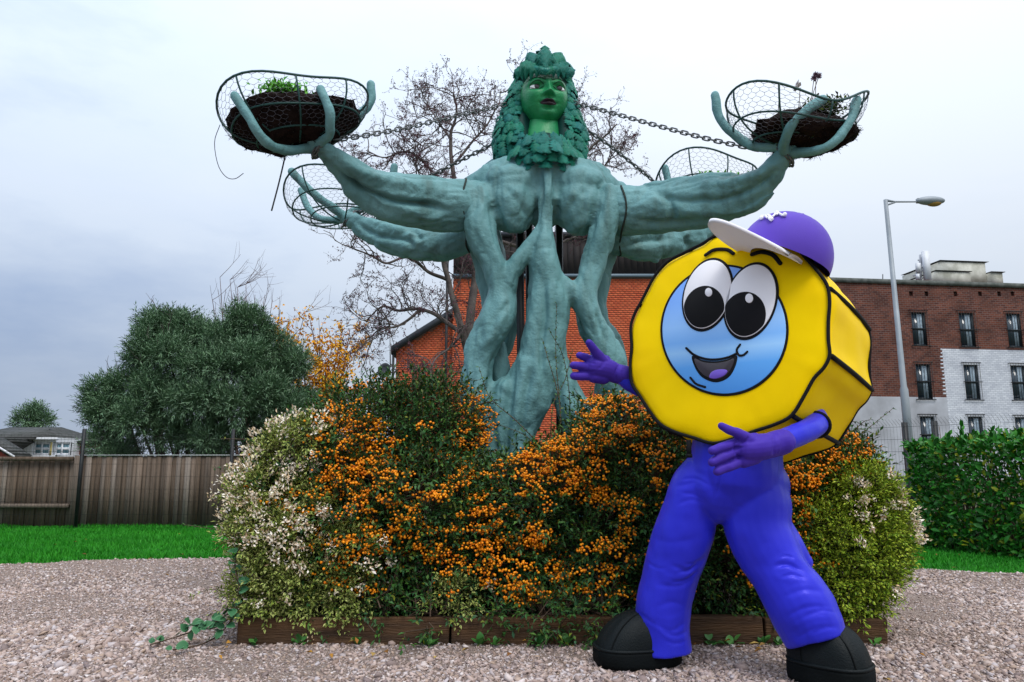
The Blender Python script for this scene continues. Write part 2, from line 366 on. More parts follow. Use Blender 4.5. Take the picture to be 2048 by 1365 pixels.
# fallen leaves and petals on lawn and gravel
M['dead_leaf'] = mat('dead_leaves', (0.30, 0.13, 0.03), .7, .2, island=[(0.42, 0.22, 0.03), (0.16, 0.06, 0.02), (0.5, 0.36, 0.1)])
n = 120; P = np.c_[RNG.uniform(-6.5, 6.5, n), RNG.uniform(3.1, 11.5, n), np.full(n, .03)]; P[:25, 0] = RNG.uniform(3.5, 7, 25); P[:25, 1] = RNG.uniform(8.3, 8.9, 25); P[25:50] = np.c_[RNG.uniform(-1.7, 2.2, 25), RNG.uniform(4.1, 4.5, 25), np.full(25, .035)]
g = MB(); g.add(*leaf_diamonds(P, rand_dir(n) * [1, 1, .25], np.tile([0, 0, 1.0], (n, 1)) + RNG.normal(size=(n, 3)) * .3, RNG.uniform(.03, .07, n), RNG.uniform(.015, .04, n)))
tag(g.obj('fallen_leaves', M['dead_leaf']), kind='stuff')

# ------------------------------------------------------------------ wall with openings, in its own (u, z) frame
class Facade:
    def __init__(s, P0, alpha):
        s.P0 = np.asarray(P0, float); s.d = np.array([math.cos(alpha), math.sin(alpha), 0]); s.n = np.array([math.sin(alpha), -math.cos(alpha), 0])
    def uz(s, px, py):
        q = on_plane(px, py, s.P0, s.n); return np.dot(q - s.P0, s.d), q[2]
    def p(s, u, z, out=0.0):
        q = s.P0 + s.d * u + s.n * out; return np.array([q[0], q[1], z])
    def wall(s, mb, u0, u1, z0, z1, holes=(), out=0.0, depth=.2):
        us = sorted({u0, u1, *[h[0] for h in holes], *[h[1] for h in holes]}); zs = sorted({z0, z1, *[h[2] for h in holes], *[h[3] for h in holes]})
        us = [u for u in us if u0 <= u <= u1]; zs = [z for z in zs if z0 <= z <= z1]
        for a, b in zip(us, us[1:]):
            for c, e in zip(zs, zs[1:]):
                m = ((a + b) / 2, (c + e) / 2)
                if any(h[0] < m[0] < h[1] and h[2] < m[1] < h[3] for h in holes): continue
                mb.add([s.p(a, c, out), s.p(b, c, out), s.p(b, e, out), s.p(a, e, out)], [[0, 1, 2, 3]])
        for h in holes:
            c = [(h[0], h[2]), (h[1], h[2]), (h[1], h[3]), (h[0], h[3])]
            for i in range(4):
                a, b = c[i], c[(i + 1) % 4]
                mb.add([s.p(*a, out), s.p(*b, out), s.p(*b, out - depth), s.p(*a, out - depth)], [[0, 3, 2, 1]])
    def box(s, mb, u0, u1, z0, z1, o0, o1):
        q = [s.p(u, z, o) for u in (u0, u1) for z in (z0, z1) for o in (o0, o1)]
        mb.add(q, [[0, 1, 3, 2], [4, 6, 7, 5], [0, 4, 5, 1], [2, 3, 7, 6], [0, 2, 6, 4], [1, 5, 7, 3]])
        return mb
def brick_mat(name, c1, c2, mortar, size, squash=3.0, bump=.5, stain=None, rough=.85, msize=.08):
    m = mat(name, c1, rough, .2); N, L, b = nodes_of(m)
    tc = N.new('ShaderNodeTexCoord'); sp = N.new('ShaderNodeSeparateXYZ'); cb = N.new('ShaderNodeCombineXYZ'); br = N.new('ShaderNodeTexBrick')
    L.new(tc.outputs['Object'], sp.inputs[0]); L.new(sp.outputs['X'], cb.inputs['X']); L.new(sp.outputs['Z'], cb.inputs['Y']); L.new(cb.outputs[0], br.inputs['Vector'])
    br.inputs['Scale'].default_value = 1.0; br.inputs['Brick Width'].default_value = size * squash; br.inputs['Row Height'].default_value = size; br.inputs['Mortar Size'].default_value = size * msize; br.inputs['Bias'].default_value = 0
    br.inputs['Color1'].default_value = (*c1, 1); br.inputs['Color2'].default_value = (*c2, 1); br.inputs['Mortar'].default_value = (*mortar, 1)
    n = N.new('ShaderNodeTexNoise'); n.inputs['Scale'].default_value = .9; n.inputs['Detail'].default_value = 8; L.new(tc.outputs['Object'], n.inputs['Vector'])
    r = N.new('ShaderNodeValToRGB'); r.color_ramp.elements[0].position = .3; r.color_ramp.elements[1].position = .7
    st = stain or (.6, .6, .6); r.color_ramp.elements[0].color = (*st, 1); r.color_ramp.elements[1].color = (1, 1, 1, 1); L.new(n.outputs[0], r.inputs[0])
    x = N.new('ShaderNodeMix'); x.data_type = 'RGBA'; x.blend_type = 'MULTIPLY'; x.inputs[0].default_value = 1; L.new(br.outputs[0], x.inputs[6]); L.new(r.outputs[0], x.inputs[7]); L.new(x.outputs[2], b.inputs['Base Color'])
    bp = N.new('ShaderNodeBump'); bp.invert = True; bp.inputs['Strength'].default_value = bump; bp.inputs['Distance'].default_value = .03; L.new(br.outputs['Fac'], bp.inputs['Height']); L.new(bp.outputs[0], b.inputs['Normal'])
    return m
M['glass'] = mat('window_glass', (0.03, 0.05, 0.07), .08, .6)
M['curtain'] = mat('net_curtain', (0.42, 0.52, 0.60), .8, .2, (0.25, 0.33, 0.40), 5)
M['dark_frame'] = mat('dark_frame', (0.012, 0.022, 0.03), .5, .4)
M['iron'] = mat('black_iron', (0.012, 0.014, 0.016), .5, .4)
M['white_paint'] = mat('white_paint', (0.72, 0.74, 0.78), .6, .3, (0.62, 0.64, 0.68), 2)

# ------------------------------------------------------------------ brick flats at the right, far behind
M['old_brick'] = brick_mat('old_brick', (0.19, 0.062, 0.040), (0.085, 0.030, 0.026), (0.21, 0.17, 0.15), .125, 2.6, .5, (.55, .55, .55))
M['old_brick'].node_tree.nodes['Brick Texture'].inputs['Bias'].default_value = -.1
M['white_brick'] = brick_mat('white_brick', (0.72, 0.75, 0.80), (0.58, 0.61, 0.67), (0.38, 0.41, 0.47), .115, 2.6, .6, (.8, .8, .82))
M['render'] = mat('grey_render', (0.50, 0.52, 0.57), .9, .15, (0.34, 0.35, 0.38), 0.7, .3, 8, detail=8)
M['stain_wall'] = mat('stained_render', (0.58, 0.58, 0.52), .9, .15, (0.30, 0.30, 0.25), 1.1, .3, 8, detail=8)
M['coping'] = mat('stone_coping', (0.14, 0.15, 0.14), .9, .2, (0.07, 0.08, 0.07), 3)
flats = thing('apartment_building', 'long flat-roofed brick apartment block with white painted lower corner and barred windows', 'building')
fa = Facade(at(1700, 680, 45), math.radians(7))
rects = [(1823, 1854, 625, 691), (1918, 1951, 626, 694), (2013, 2045, 627, 695), (1832, 1864, 729, 798), (1928, 1960, 730, 799), (2022, 2055, 731, 800), (1841, 1873, 834, 906), (1937, 1969, 834, 906), (2031, 2064, 835, 907)]
hol = []
for x0, x1, y0, y1 in rects:
    u, z = fa.uz((x0 + x1) / 2, (y0 + y1) / 2); s = pxs((x0 + x1) / 2, (y0 + y1) / 2, 45.5); hol.append((u - (x1 - x0) / 2 * s, u + (x1 - x0) / 2 * s, z - (y1 - y0) / 2 * s * 1.02, z + (y1 - y0) / 2 * s * 1.02))
uL = fa.uz(1460, 600)[0]; uR = 26.0; zT = fa.uz(1700, 566)[1]; zW = fa.uz(1900, 698)[1]; zR = fa.uz(1800, 794)[1]; uW = fa.uz(1888, 740)[0]
# air-brick holes under the parapet
vent = []
for x in (1822, 1853, 1911, 1960, 1998, 2025):
    u, z = fa.uz(x, 588); vent.append((u - .13, u + .13, z - .15, z + .15))
hs = lambda a, b, c, d: [h for h in hol + vent if h[1] > a and h[0] < b and h[3] > c and h[2] < d]
w = MB(); fa.wall(w, uL, uR, zW, zT, hs(uL, uR, zW, zT)); fa.wall(w, uL, uW, zR, zW, hs(uL, uW, zR, zW))
q = [fa.p(uL, 0), fa.p(uL, 0, -12), fa.p(uL, zT, -12), fa.p(uL, zT)]; w.add(q, [[0, 3, 2, 1]])
q = [fa.p(uL, zT, 0), fa.p(uR, zT, 0), fa.p(uR, zT, -12), fa.p(uL, zT, -12)]; w.add(q, [[0, 1, 2, 3]])
for v in vent: fa.box(w, v[0], v[1], v[2], v[3], -.19, -.17)
w.obj('brick_wall', M['old_brick'], flats)
w = MB(); fa.wall(w, uW, uR, -.2, zW, hs(uW, uR, -.2, zW), out=.005)
k = 0; z = zW - .115
while z > zR:
    if k % 2 == 0: fa.box(w, uW - RNG.uniform(.1, .22), uW + .02, z, z + .112, -.02, .006)
    z -= .115 * 1; k += 1
w.obj('painted_wall', M['white_brick'], flats)
w = MB(); fa.wall(w, uL, uW, -.2, zR, hs(uL, uW, -.2, zR), out=.008); w.obj('rendered_wall', M['render'], flats)
w = MB(); fa.box(w, uL - .1, uR, zT, zT + .28, -.5, .12); w.obj('coping', M['coping'], flats)
def fit(name_holes, fac, frame_m, parent, curtain=True, bars=True):
    for h in name_holes:
        u0, u1, z0, z1 = h; t = .09; f = MB()
        fac.box(f, u0, u0 + t, z0, z1, -.16, -.08); fac.box(f, u1 - t, u1, z0, z1, -.16, -.08); fac.box(f, u0 + t, u1 - t, z1 - t, z1, -.158, -.082); fac.box(f, u0 + t, u1 - t, z0, z0 + t, -.158, -.082)
        zc = z0 + (z1 - z0) * .5; fac.box(f, u0 + t, u1 - t, zc - .06, zc + .06, -.155, -.075)
        fr = f.obj('window', frame_m, parent)
        p = MB(); fac.box(p, u0 + t, u1 - t, z0 + t, z1 - t, -.14, -.12); p.obj('pane', M['glass'], fr)
        if curtain:
            c = MB(); a = u0 + (u1 - u0) * RNG.uniform(.45, .55); nb = 5
            for i in range(nb):
                fac.box(c, a + (u1 - t - a) * i / nb * .8, a + (u1 - t - a) * (i + .8) / nb * .8, z0 + t, z1 - t, -.118, -.112 + .004 * (i % 2))
            c.obj('curtain', M['curtain'], fr)
        if bars:
            b = MB()
            for i in range(7):
                u = u0 - .05 + (u1 - u0 + .1) * i / 6; b.tube([fac.p(u, z0 - .05, .10), fac.p(u, z1 + .1, .10)], .014, 4)
            for zz in (z0 - .04, zc, z1 + .12): b.tube([fac.p(u0 - .15, zz, .10), fac.p(u1 + .15, zz, .10)], .028, 4)
            for zz in (z0 - .04, z1 + .12):
                for u in (u0 - .12, u1 + .12): b.tube([fac.p(u, zz, .0), fac.p(u, zz, .10)], .025, 4)
            b.obj('security_bars', M['iron'], fr)
fit(hol, fa, M['dark_frame'], flats)
def fbox(fac, px0, px1, py0, py1, o0, o1, name, m, parent):
    u0, z1 = fac.uz(px0, py0); u1, z0 = fac.uz(px1, py1); w = MB(); fac.box(w, u0, u1, z0, z1, o0, o1); return w.obj(name, m, parent)
fb = Facade(fa.p(0, 0, -2.5), math.radians(7))
lift = fbox(fb, 1880, 1975, 524, 575, -4, 0, 'lift_housing', M['stain_wall'], flats)
fbox(fb, 1878, 1977, 521, 524.5, -4.1, .1, 'housing_coping', M['coping'], lift)
fbox(fb, 1858, 1930, 548, 575, -3, .6, 'plant_room', M['stain_wall'], flats); fbox(fb, 1857, 1931, 545.5, 548, -3.1, .7, 'housing_coping', M['coping'], lift)
fbox(fb, 1977, 2003, 547, 575, -3, .2, 'plant_room', M['stain_wall'], flats); fbox(fb, 1976, 2004, 545, 547, -3, .3, 'housing_coping', M['coping'], lift)
mast = MB(); ant = MB(); fc = Facade(fa.p(0, 0, -1.2), math.radians(7))
def fpt(px, py, o=0): return fc.p(*fc.uz(px, py), o)
for x, y0, y1, r in ((1840, 510, 566, .06), (1833, 533, 566, .05), (1843, 515, 566, .03)): mast.tube([fpt(x, y1), fpt(x, y0)], r, 6)
for (x0, y0), (x1, y1) in (((1826, 552), (1842, 548)), ((1832, 536), (1842, 534)), ((1836, 520), (1842, 524)), ((1835, 545), (1850, 540)), ((1836, 560), (1846, 556))): mast.tube([fpt(x0, y0), fpt(x1, y1)], .05, 5)
fc.box(ant, *sum([[fc.uz(1845, 560)[0], fc.uz(1856, 560)[0]], [fc.uz(1850, 562)[1], fc.uz(1850, 505)[1]]], []), .1, .35)
for (x0, x1, y0, y1) in ((1828, 1836, 528, 545), (1829, 1834, 550, 560)): fc.box(ant, fc.uz(x0, y0)[0], fc.uz(x1, y0)[0], fc.uz(x0, y1)[1], fc.uz(x0, y0)[1], .1, .25)
an = thing('antenna_mast', 'white panel antenna on a steel mast standing on the flat roof', 'antenna'); mast.obj('mast', M['render'], an); ant.obj('antenna_panel', M['white_paint'], an)
b = MB(); b.tube([fpt(1765.5, 568), fpt(1765.5, 549)], .03, 5); tag(b.obj('roof_pole', M['iron']), 'thin dark pole on the brick roof beside the street lamp', 'pole')
# poster boards low on the flats' grey wall
M['poster'] = mat('green_poster', (0.55, 0.6, 0.62), .7, .3, (0.06, 0.30, 0.16), 1.6)
fp = Facade(fa.p(0, 0, .25), math.radians(7))
for (x0, x1, y0, y1), lab in (((1716, 1773, 910, 930), 'upper pale poster board with green print low on the grey wall'), ((1722, 1776, 936, 952), 'lower pale poster board with green print low on the grey wall')):
    tag(fbox(fp, x0, x1, y0, y1, 0, .06, 'poster_board', M['poster'], None), lab, 'sign', 'poster boards on the grey wall')

# ------------------------------------------------------------------ orange brick house behind the sculpture
M['orange_brick'] = mat('orange_brick', (0.56, 0.125, 0.055), .9, .08, (0.44, 0.09, 0.042), 1.2, island=[(0.66, 0.17, 0.075), (0.40, 0.075, 0.04), (0.58, 0.12, 0.05)])
M['mortar'] = mat('mortar', (0.20, 0.11, 0.085), .95, .1)
M['cladding'] = mat('dark_cladding', (0.028, 0.024, 0.024), .8, .2, (0.045, 0.038, 0.036), 1.5, island=[(0.02, 0.018, 0.02), (0.05, 0.042, 0.04)])
M['slate'] = mat('slate', (0.06, 0.065, 0.075), .7, .3, (0.035, 0.04, 0.05), 2)
M['blue_trim'] = mat('blue_grey_trim', (0.10, 0.15, 0.19), .5, .4)
house = thing('brick_house', 'orange brick house with dark timber upper storey and lean-to behind the sculpture', 'house')
fh = Facade(at(1100, 680, 34), 0.0)
hu0 = fh.uz(906, 600)[0]; hu1 = fh.uz(1470, 600)[0]; hz = fh.uz(1240, 556)[1]; hz2 = fh.uz(1240, 474)[1]
gz1 = fh.uz(905, 628)[1]; gu0 = fh.uz(790, 700)[0]; gz0 = fh.uz(790, 697)[1]
w = MB(); fh.wall(w, hu0, hu1, -.2, hz)
w.add([fh.p(hu0, -.2), fh.p(hu0, -.2, -8), fh.p(hu0, hz2, -8), fh.p(hu0, hz2)], [[0, 3, 2, 1]]); w.add([fh.p(hu1, -.2), fh.p(hu1, -.2, -8), fh.p(hu1, hz2, -8), fh.p(hu1, hz2)], [[0, 1, 2, 3]])
w.add([fh.p(gu0, -.2, -.4), fh.p(hu0, -.2, -.4), fh.p(hu0, gz1, -.4), fh.p(gu0, gz0, -.4)], [[0, 1, 2, 3]])
w.add([fh.p(gu0, -.2, -.4), fh.p(gu0, -.2, -7), fh.p(gu0, gz0, -7), fh.p(gu0, gz0, -.4)], [[0, 3, 2, 1]])
w.obj('wall', M['mortar'], house)
bk = MB()   # real courses, stretcher bond
BW, BH = .215, .102
def courses(u0, u1, z0, z1f, off):
    z = z0; k = 0
    while z < z1f(u1) or z < z1f(u0):
        u = u0 - (BW / 2 if k % 2 else 0)
        while u < u1 - .03:
            a, b2 = max(u, u0), min(u + BW - .012, u1)
            if b2 - a > .03 and z + BH - .012 < z1f((a + b2) / 2):
                o = off + RNG.uniform(.004, .012)
                q = [fh.p(a, z, o), fh.p(b2, z, o), fh.p(b2, z + BH - .014, o), fh.p(a, z + BH - .014, o), fh.p(a, z, off - .01), fh.p(b2, z, off - .01), fh.p(b2, z + BH - .014, off - .01), fh.p(a, z + BH - .014, off - .01)]
                bk.add(q, [[0, 1, 2, 3], [3, 2, 6, 7], [0, 4, 5, 1], [0, 3, 7, 4], [1, 5, 6, 2]])
            u += BW
        z += BH; k += 1
zlow = fh.uz(1000, 800)[1]
courses(hu0, hu1, 0, lambda u: hz, 0)
courses(gu0, hu0, 0, lambda u: gz0 + (gz1 - gz0) * (u - gu0) / (hu0 - gu0) - .05, -.4)
tag(bk.obj('brick_courses', M['orange_brick'], house), kind='stuff')
i = 0; u = hu0
while u < hu1:
    p = MB(); fh.box(p, u, min(u + .285, hu1), hz + .16, hz2, -.05, .03 + .006 * (i % 2)); p.obj('cladding_board', M['cladding'], house); u += .30; i += 1
w = MB(); fh.box(w, hu0 - .05, hu1 + .05, hz, hz + .15, -.1, .16); w.obj('ledge', M['blue_trim'], house)
w = MB(); fh.box(w, hu0 - .15, hu1 + .15, hz2, hz2 + .18, -8, .2); w.obj('roof', M['slate'], house)
w = MB()
a = fh.p(gu0 - .25, gz0 - .22, .0); b2 = fh.p(hu0, gz1 + .02, .0); up = np.array([0, 0, .28]); bk2 = np.array([0, 7.0, 0])
w.add([a, b2, b2 + up, a + up, a + bk2, b2 + bk2, b2 + up + bk2, a + up + bk2], [[0, 1, 2, 3], [3, 2, 6, 7], [0, 4, 5, 1], [0, 3, 7, 4], [4, 7, 6, 5]]); w.obj('lean_to_roof', M['slate'], house)
w = MB(); w.tube([fh.p(gu0 - .1, gz0 - .2, -.2), fh.p(gu0 - .1, 0, -.2)], .06, 6); w.obj('downpipe', M['iron'], house)
w = MB(); w.tube([fh.p(fh.uz(903, 0)[0], hz2, .12), fh.p(fh.uz(903, 0)[0], 0, .12)], .07, 6); w.obj('downpipe', M['iron'], house)
# dish and aerial pole
dish = thing('satellite_dish', 'dark grey satellite dish on the left wall of the brick house', 'satellite dish')
c = at(768, 741, 33.2); V, F = ellipsoid(20, 10); d = nrm(np.array([-.35, -.9, .25])); s_ = nrm(np.cross(d, [0, 0, 1.0])); t_ = np.cross(s_, d); R = np.stack([s_, t_, d], 1)
w = MB(); ang = np.linspace(0, 2 * math.pi, 20, endpoint=False); rings = []
for rr, zz in ((.03, -.10), (.15, -.08), (.25, -.03), (.32, .02), (.325, .0), (.25, -.05), (.03, -.12)): rings.append(np.c_[rr * np.cos(ang), rr * 1.1 * np.sin(ang), np.full(20, zz)] @ R.T + c)
Q = [[i * 20 + j, i * 20 + (j + 1) % 20, (i + 1) * 20 + (j + 1) % 20, (i + 1) * 20 + j] for i in range(6) for j in range(20)]; w.add(np.concatenate(rings), Q); w.obj('dish', M['slate'], dish, True)
w = MB(); w.tube([c - d * .1, c + np.array([.4, .3, -.1])], .03, 5); w.tube([c + np.array([0, 0, -.3]), c + d * .35], .015, 5); w.box(c + d * .36, (.06, .06, .1)); w.obj('bracket', M['iron'], dish)
w = MB(); w.tube([at(781, 735, 34), at(780, 642, 34)], .035, 5); w.tube([at(772, 648, 34), at(789, 646, 34)], .015, 4); tag(w.obj('aerial_pole', M['render']), 'thin grey aerial pole left of the brick lean-to', 'aerial')

# ------------------------------------------------------------------ houses far left
M['red_gable'] = brick_mat('red_gable', (0.36, 0.06, 0.035), (0.25, 0.045, 0.03), (0.2, 0.12, 0.1), .09, 3, .3)
M['tile'] = mat('roof_tiles', (0.075, 0.075, 0.075), .8, .2, (0.04, 0.045, 0.04), 4)
N, L, b = nodes_of(M['tile']); tc = N.new('ShaderNodeTexCoord'); wv = N.new('ShaderNodeTexWave'); wv.bands_direction = 'Z'; wv.inputs['Scale'].default_value = 2.3; L.new(tc.outputs['Object'], wv.inputs['Vector']); bp = N.new('ShaderNodeBump'); bp.inputs['Strength'].default_value = .8; bp.inputs['Distance'].default_value = .1; L.new(wv.outputs['Fac'], bp.inputs['Height']); L.new(bp.outputs[0], b.inputs['Normal'])
M['yellow_panel'] = mat('yellow_panel', (0.65, 0.52, 0.20), .6, .3)
M['blue_curtain'] = mat('blue_curtain', (0.30, 0.48, 0.55), .8, .2, (0.12, 0.24, 0.30), 5)
fl = Facade(at(60, 900, 36), 0.0)
def fz(x, y): return fl.uz(x, 540 + y)
def slab(mb, A, B, C, D, th=.12):      # a roof plane with thickness
    A, B, C, D = map(np.asarray, (A, B, C, D)); n = nrm(np.cross(B - A, D - A)) * th
    mb.add([A, B, C, D, A - n, B - n, C - n, D - n], [[0, 1, 2, 3], [7, 6, 5, 4], [0, 4, 5, 1], [1, 5, 6, 2], [2, 6, 7, 3], [3, 7, 4, 0]])
k = 1 / 2.353
h1 = thing('terraced_house', 'white fronted house with yellow panel between its windows at far left', 'house', 'houses beyond the timber fence')
x0, x1 = -60 * k, 345 * k; uA, uB = fz(x0, 0)[0], fz(x1, 0)[0]; zE = fz(0, 790 * k)[1]; zRg = fz(0, 727 * k)[1]
wr = []
for a, c in ((155, 230), (250, 325)):
    u0, z1 = fz(a * k, 812 * k); u1, z0 = fz(c * k, 872 * k); wr.append((u0, u1, z0, z1))
w = MB(); fl.wall(w, uA, uB, -.2, zE, wr); w.add([fl.p(uB, -.2), fl.p(uB, -.2, -6), fl.p(uB, zE, -6), fl.p(uB, zE)], [[0, 1, 2, 3]]); w.obj('wall', M['white_paint'], h1)
fit(wr, fl, M['white_paint'], h1, False, False)
for u0, u1, z0, z1 in wr:
    c = MB()
    for i in range(8): fl.box(c, u0 + .1 + (u1 - u0 - .2) * i / 8, u0 + .1 + (u1 - u0 - .2) * (i + .75) / 8, z0 + .1, z1 - .1, -.118, -.11 + .01 * (i % 2))
    c.obj('curtain', M['blue_curtain'], h1)
    c = MB(); fl.box(c, (u0 + u1) / 2 - .04, (u0 + u1) / 2 + .04, z0, z1, -.1, -.06); c.obj('mullion', M['white_paint'], h1)
w = MB(); fl.box(w, wr[0][1] + .03, wr[1][0] - .03, wr[0][2], wr[0][3], -.1, .03); w.obj('yellow_panel', M['yellow_panel'], h1)
w = MB(); uR2 = fz(190 * k, 0)[0]; uE = fz(244 * k, 0)[0]
slab(w, fl.p(uA, zE, .5), fl.p(uE + .3, zE, .5), fl.p(uR2, zRg, -3), fl.p(uA, zRg, -3)); slab(w, fl.p(uE + .3, zE, .5), fl.p(uE + .3, zE, -6), fl.p(uR2, zRg, -3.05), fl.p(uR2, zRg, -2.95)); w.obj('roof', M['tile'], h1)
w = MB(); fl.box(w, uA, uB + .1, zE - .12, zE, .02, .3); w.obj('fascia', M['white_paint'], h1)
h2 = thing('terraced_house', 'low brick gable with grey tiled roof in front of the white house', 'house', 'houses beyond the timber fence')
f2 = Facade(at(20, 900, 33), 0.0); q = lambda x, y: f2.uz((x - 48) * k, 540 + y * k)
w = MB(); pts = [(-120, 940), (128, 940), (128, 868), (0, 790), (-120, 868)]
w.add([f2.p(*q(*p)) for p in pts], [[0, 1, 2, 3, 4]]); w.add([f2.p(*q(128, 940)), f2.p(*q(128, 940), -.9), f2.p(*q(128, 868), -.9), f2.p(*q(128, 868))], [[0, 1, 2, 3]]); w.obj('gable_wall', M['red_gable'], h2)
w = MB(); slab(w, f2.p(*q(138, 872), .3), f2.p(*q(138, 872), -.9), f2.p(*q(-2, 786), -.9), f2.p(*q(-2, 786), .3), .18); slab(w, f2.p(*q(-2, 786), .3), f2.p(*q(-2, 786), -6), f2.p(*q(-140, 872), -6), f2.p(*q(-140, 872), .3), .18); w.obj('roof', M['tile'], h2)
w = MB()
for s_ in (1, -1): w.tube([f2.p(*q(138 * s_, 880), .33), f2.p(*q(0, 796), .33)], .05, 4)
w.obj('bargeboard', M['white_paint'], h2)
u0, z1 = q(22, 852); u1, z0 = q(42, 882); w = MB(); f2.box(w, u0, u1, z0, z1, -.05, .04); wn_ = w.obj('window', M['white_paint'], h2); w = MB(); f2.box(w, u0 + .06, u1 - .06, z0 + .06, z1 - .06, .02, .05); w.obj('pane', M['glass'], wn_)
h3 = thing('terraced_house', 'brick house with grey tiled roof between the white house and the big bush', 'house', 'houses beyond the timber fence')
f3 = Facade(at(140, 900, 38), 0.0); q3 = lambda x, y: f3.uz(x * k, 540 + y * k)
w = MB(); w.add([f3.p(*q3(x, y)) for x, y in ((200, 940), (470, 940), (470, 812), (310, 800), (240, 752), (200, 790))], [[0, 1, 2, 3, 4, 5]]); w.obj('wall', M['red_gable'], h3)
w = MB(); slab(w, f3.p(*q3(300, 803), .3), f3.p(*q3(470, 812), .3), f3.p(*q3(440, 765), -3), f3.p(*q3(238, 752), -3)); w.obj('roof', M['tile'], h3)
w = MB(); w.tube([f3.p(*q3(238, 752), .05), f3.p(*q3(300, 803), .3)], .08, 5); w.obj('bargeboard', M['iron'], h3)
u0, z1 = q3(395, 838); u1, z0 = q3(470, 870); w = MB(); f3.box(w, u0, u1, z0, z1, 0, .06); w.obj('porch', M['white_paint'], h3)

# ------------------------------------------------------------------ timber fence at the left, board by board
M['board'] = mat('fence_boards', (0.15, 0.115, 0.09), .9, .1, (0.05, 0.036, 0.027), 2.2, .5, 30, island=[(0.27, 0.205, 0.16), (0.07, 0.045, 0.028), (0.20, 0.145, 0.105), (0.05, 0.034, 0.024), (0.36, 0.31, 0.27), (0.12, 0.082, 0.055)], obj_rand=True, detail=8)
N, L, b = nodes_of(M['board'])
for nd in N:
    if nd.type == 'TEX_NOISE' and not nd.outputs[0].links[0].to_node.type == 'BUMP':
        mp = N.new('ShaderNodeMapping'); mp.inputs['Scale'].default_value = (9, 9, .7); t = N.new('ShaderNodeTexCoord'); L.new(t.outputs['Object'], mp.inputs['Vector']); L.new(mp.outputs[0], nd.inputs['Vector'])
M['board_grey'] = M['board']
fence = thing('timber_fence', 'weathered grey-brown close-board timber fence along the lawn at left', 'fence')
FY = 12.6; fz_top = at(300, 913, FY)[2]; xA, xB, xC = at(-60, 980, FY)[0], at(143, 980, FY)[0], at(640, 980, FY)[0]
x = xA; i = 0
while x < xC:
    wd = RNG.uniform(.07, .10); left = x < xB
    w = MB(); dz = RNG.uniform(-.012, .012) - (.0 if not left else .02)
    w.box((x + wd / 2, FY + (.03 if left else .0) + .012 * (i % 2), (fz_top + dz) / 2 - .02), (wd * .96, .018, fz_top + dz + .04))
    w.obj('board', M['board'], fence); x += wd; i += 1
for y_ in (918, 1012):
    w = MB(); z = at(70, y_, FY)[2]; w.box(((xA + xB) / 2, FY - .03, z), (xB - xA, .05, .07)); w.obj('rail', M['board'], fence)
w = MB(); w.box((xB + .09, FY - .02, fz_top / 2), (.10, .09, fz_top + .02)); w.obj('fence_post', M['board'], fence)
M['cap'] = mat('pale_capping', (0.45, 0.46, 0.46), .8, .2)
w = MB(); w.box(((xB + xC) / 2, FY, fz_top + .018), (xC - xB, .05, .014)); w.obj('capping', M['cap'], fence)
# welded mesh fence just in front of it
def mesh_fence(name, label, A, B, h, posts, step=.055, hstep=.20, r=.0022, bend=0.0, z0=0.0, pr=.022, ph=None):
    t = thing(name, label, 'fence'); A, B = np.array([*A, z0]), np.array([*B, z0]); d = B - A; Ln = np.linalg.norm(d); n = int(Ln / step); f = np.array([d[1], -d[0], 0]) / Ln
    k = np.arange(n + 1) / n; base = A + d * k[:, None]; w = MB(); top = base + [0, 0, h]
    w.add(*stems_mesh(base, top, r * 1.2)); 
    if bend: w.add(*stems_mesh(top, top + f * bend + np.array([0, 0, bend * .7]), r * 1.2))
    zz = np.arange(.02, h + .01, hstep); w.add(*stems_mesh(np.array([A + [0, 0, z] for z in zz]), np.array([B + [0, 0, z] for z in zz]), r * 1.6))
    tag(w.obj('wire_mesh', M['iron'], t), kind='stuff')
    for s in posts:
        p = MB(); c = A + d * s; hh = ph or h; p.box(c + [0, 0, hh / 2] - f * .05, (pr * 2, pr * 2, hh)); p.obj('post', M['iron'], t)
    return t
ya = 12.2; pa, pb = at(-80, 1000, ya), at(650, 1000, ya); hp = at(160, 858, ya)[2]
mesh_fence('mesh_fence', 'thin black welded mesh fence in front of the timber boards', pa[:2], pb[:2], at(300, 868, ya)[2], [(at(157, 950, ya)[0] - pa[0]) / (pb[0] - pa[0]), (at(459, 950, ya)[0] - pa[0]) / (pb[0] - pa[0])], ph=hp)
ra, rb = at(1690, 900, 13.0), at(2150, 900, 10.2)
mesh_fence('mesh_fence', 'dark green welded mesh fence rising behind the laurel hedge', ra[:2], rb[:2], at(1900, 848, 11.7)[2], [.31, .45], bend=.14, ph=at(1888, 842, 11.7)[2], pr=.035)
t = thing('timber_fence', 'short dark timber fence with sloping top between right bushes and hedge', 'fence'); xs = np.linspace(1716, 1832, 9)
for a, b2 in zip(xs, xs[1:]):
    y0 = np.interp((a + b2) / 2, [1716, 1745, 1815, 1832], [925, 932, 985, 985]); p, p2, tp = at(a, 1090, 11.0), at(b2, 1090, 11.0), at((a + b2) / 2, y0, 11.0)
    w = MB(); w.box(((p[0] + p2[0]) / 2, 11.0 + .01 * (int(a) % 2), tp[2] / 2), ((p2[0] - p[0]) * .97, .02, tp[2])); w.obj('board', M['board'], t)
w = MB(); pp = at(1816, 905, 10.9); w.box((pp[0], 10.9, pp[2] / 2), (.08, .08, pp[2])); w.obj('fence_post', M['iron'], t)

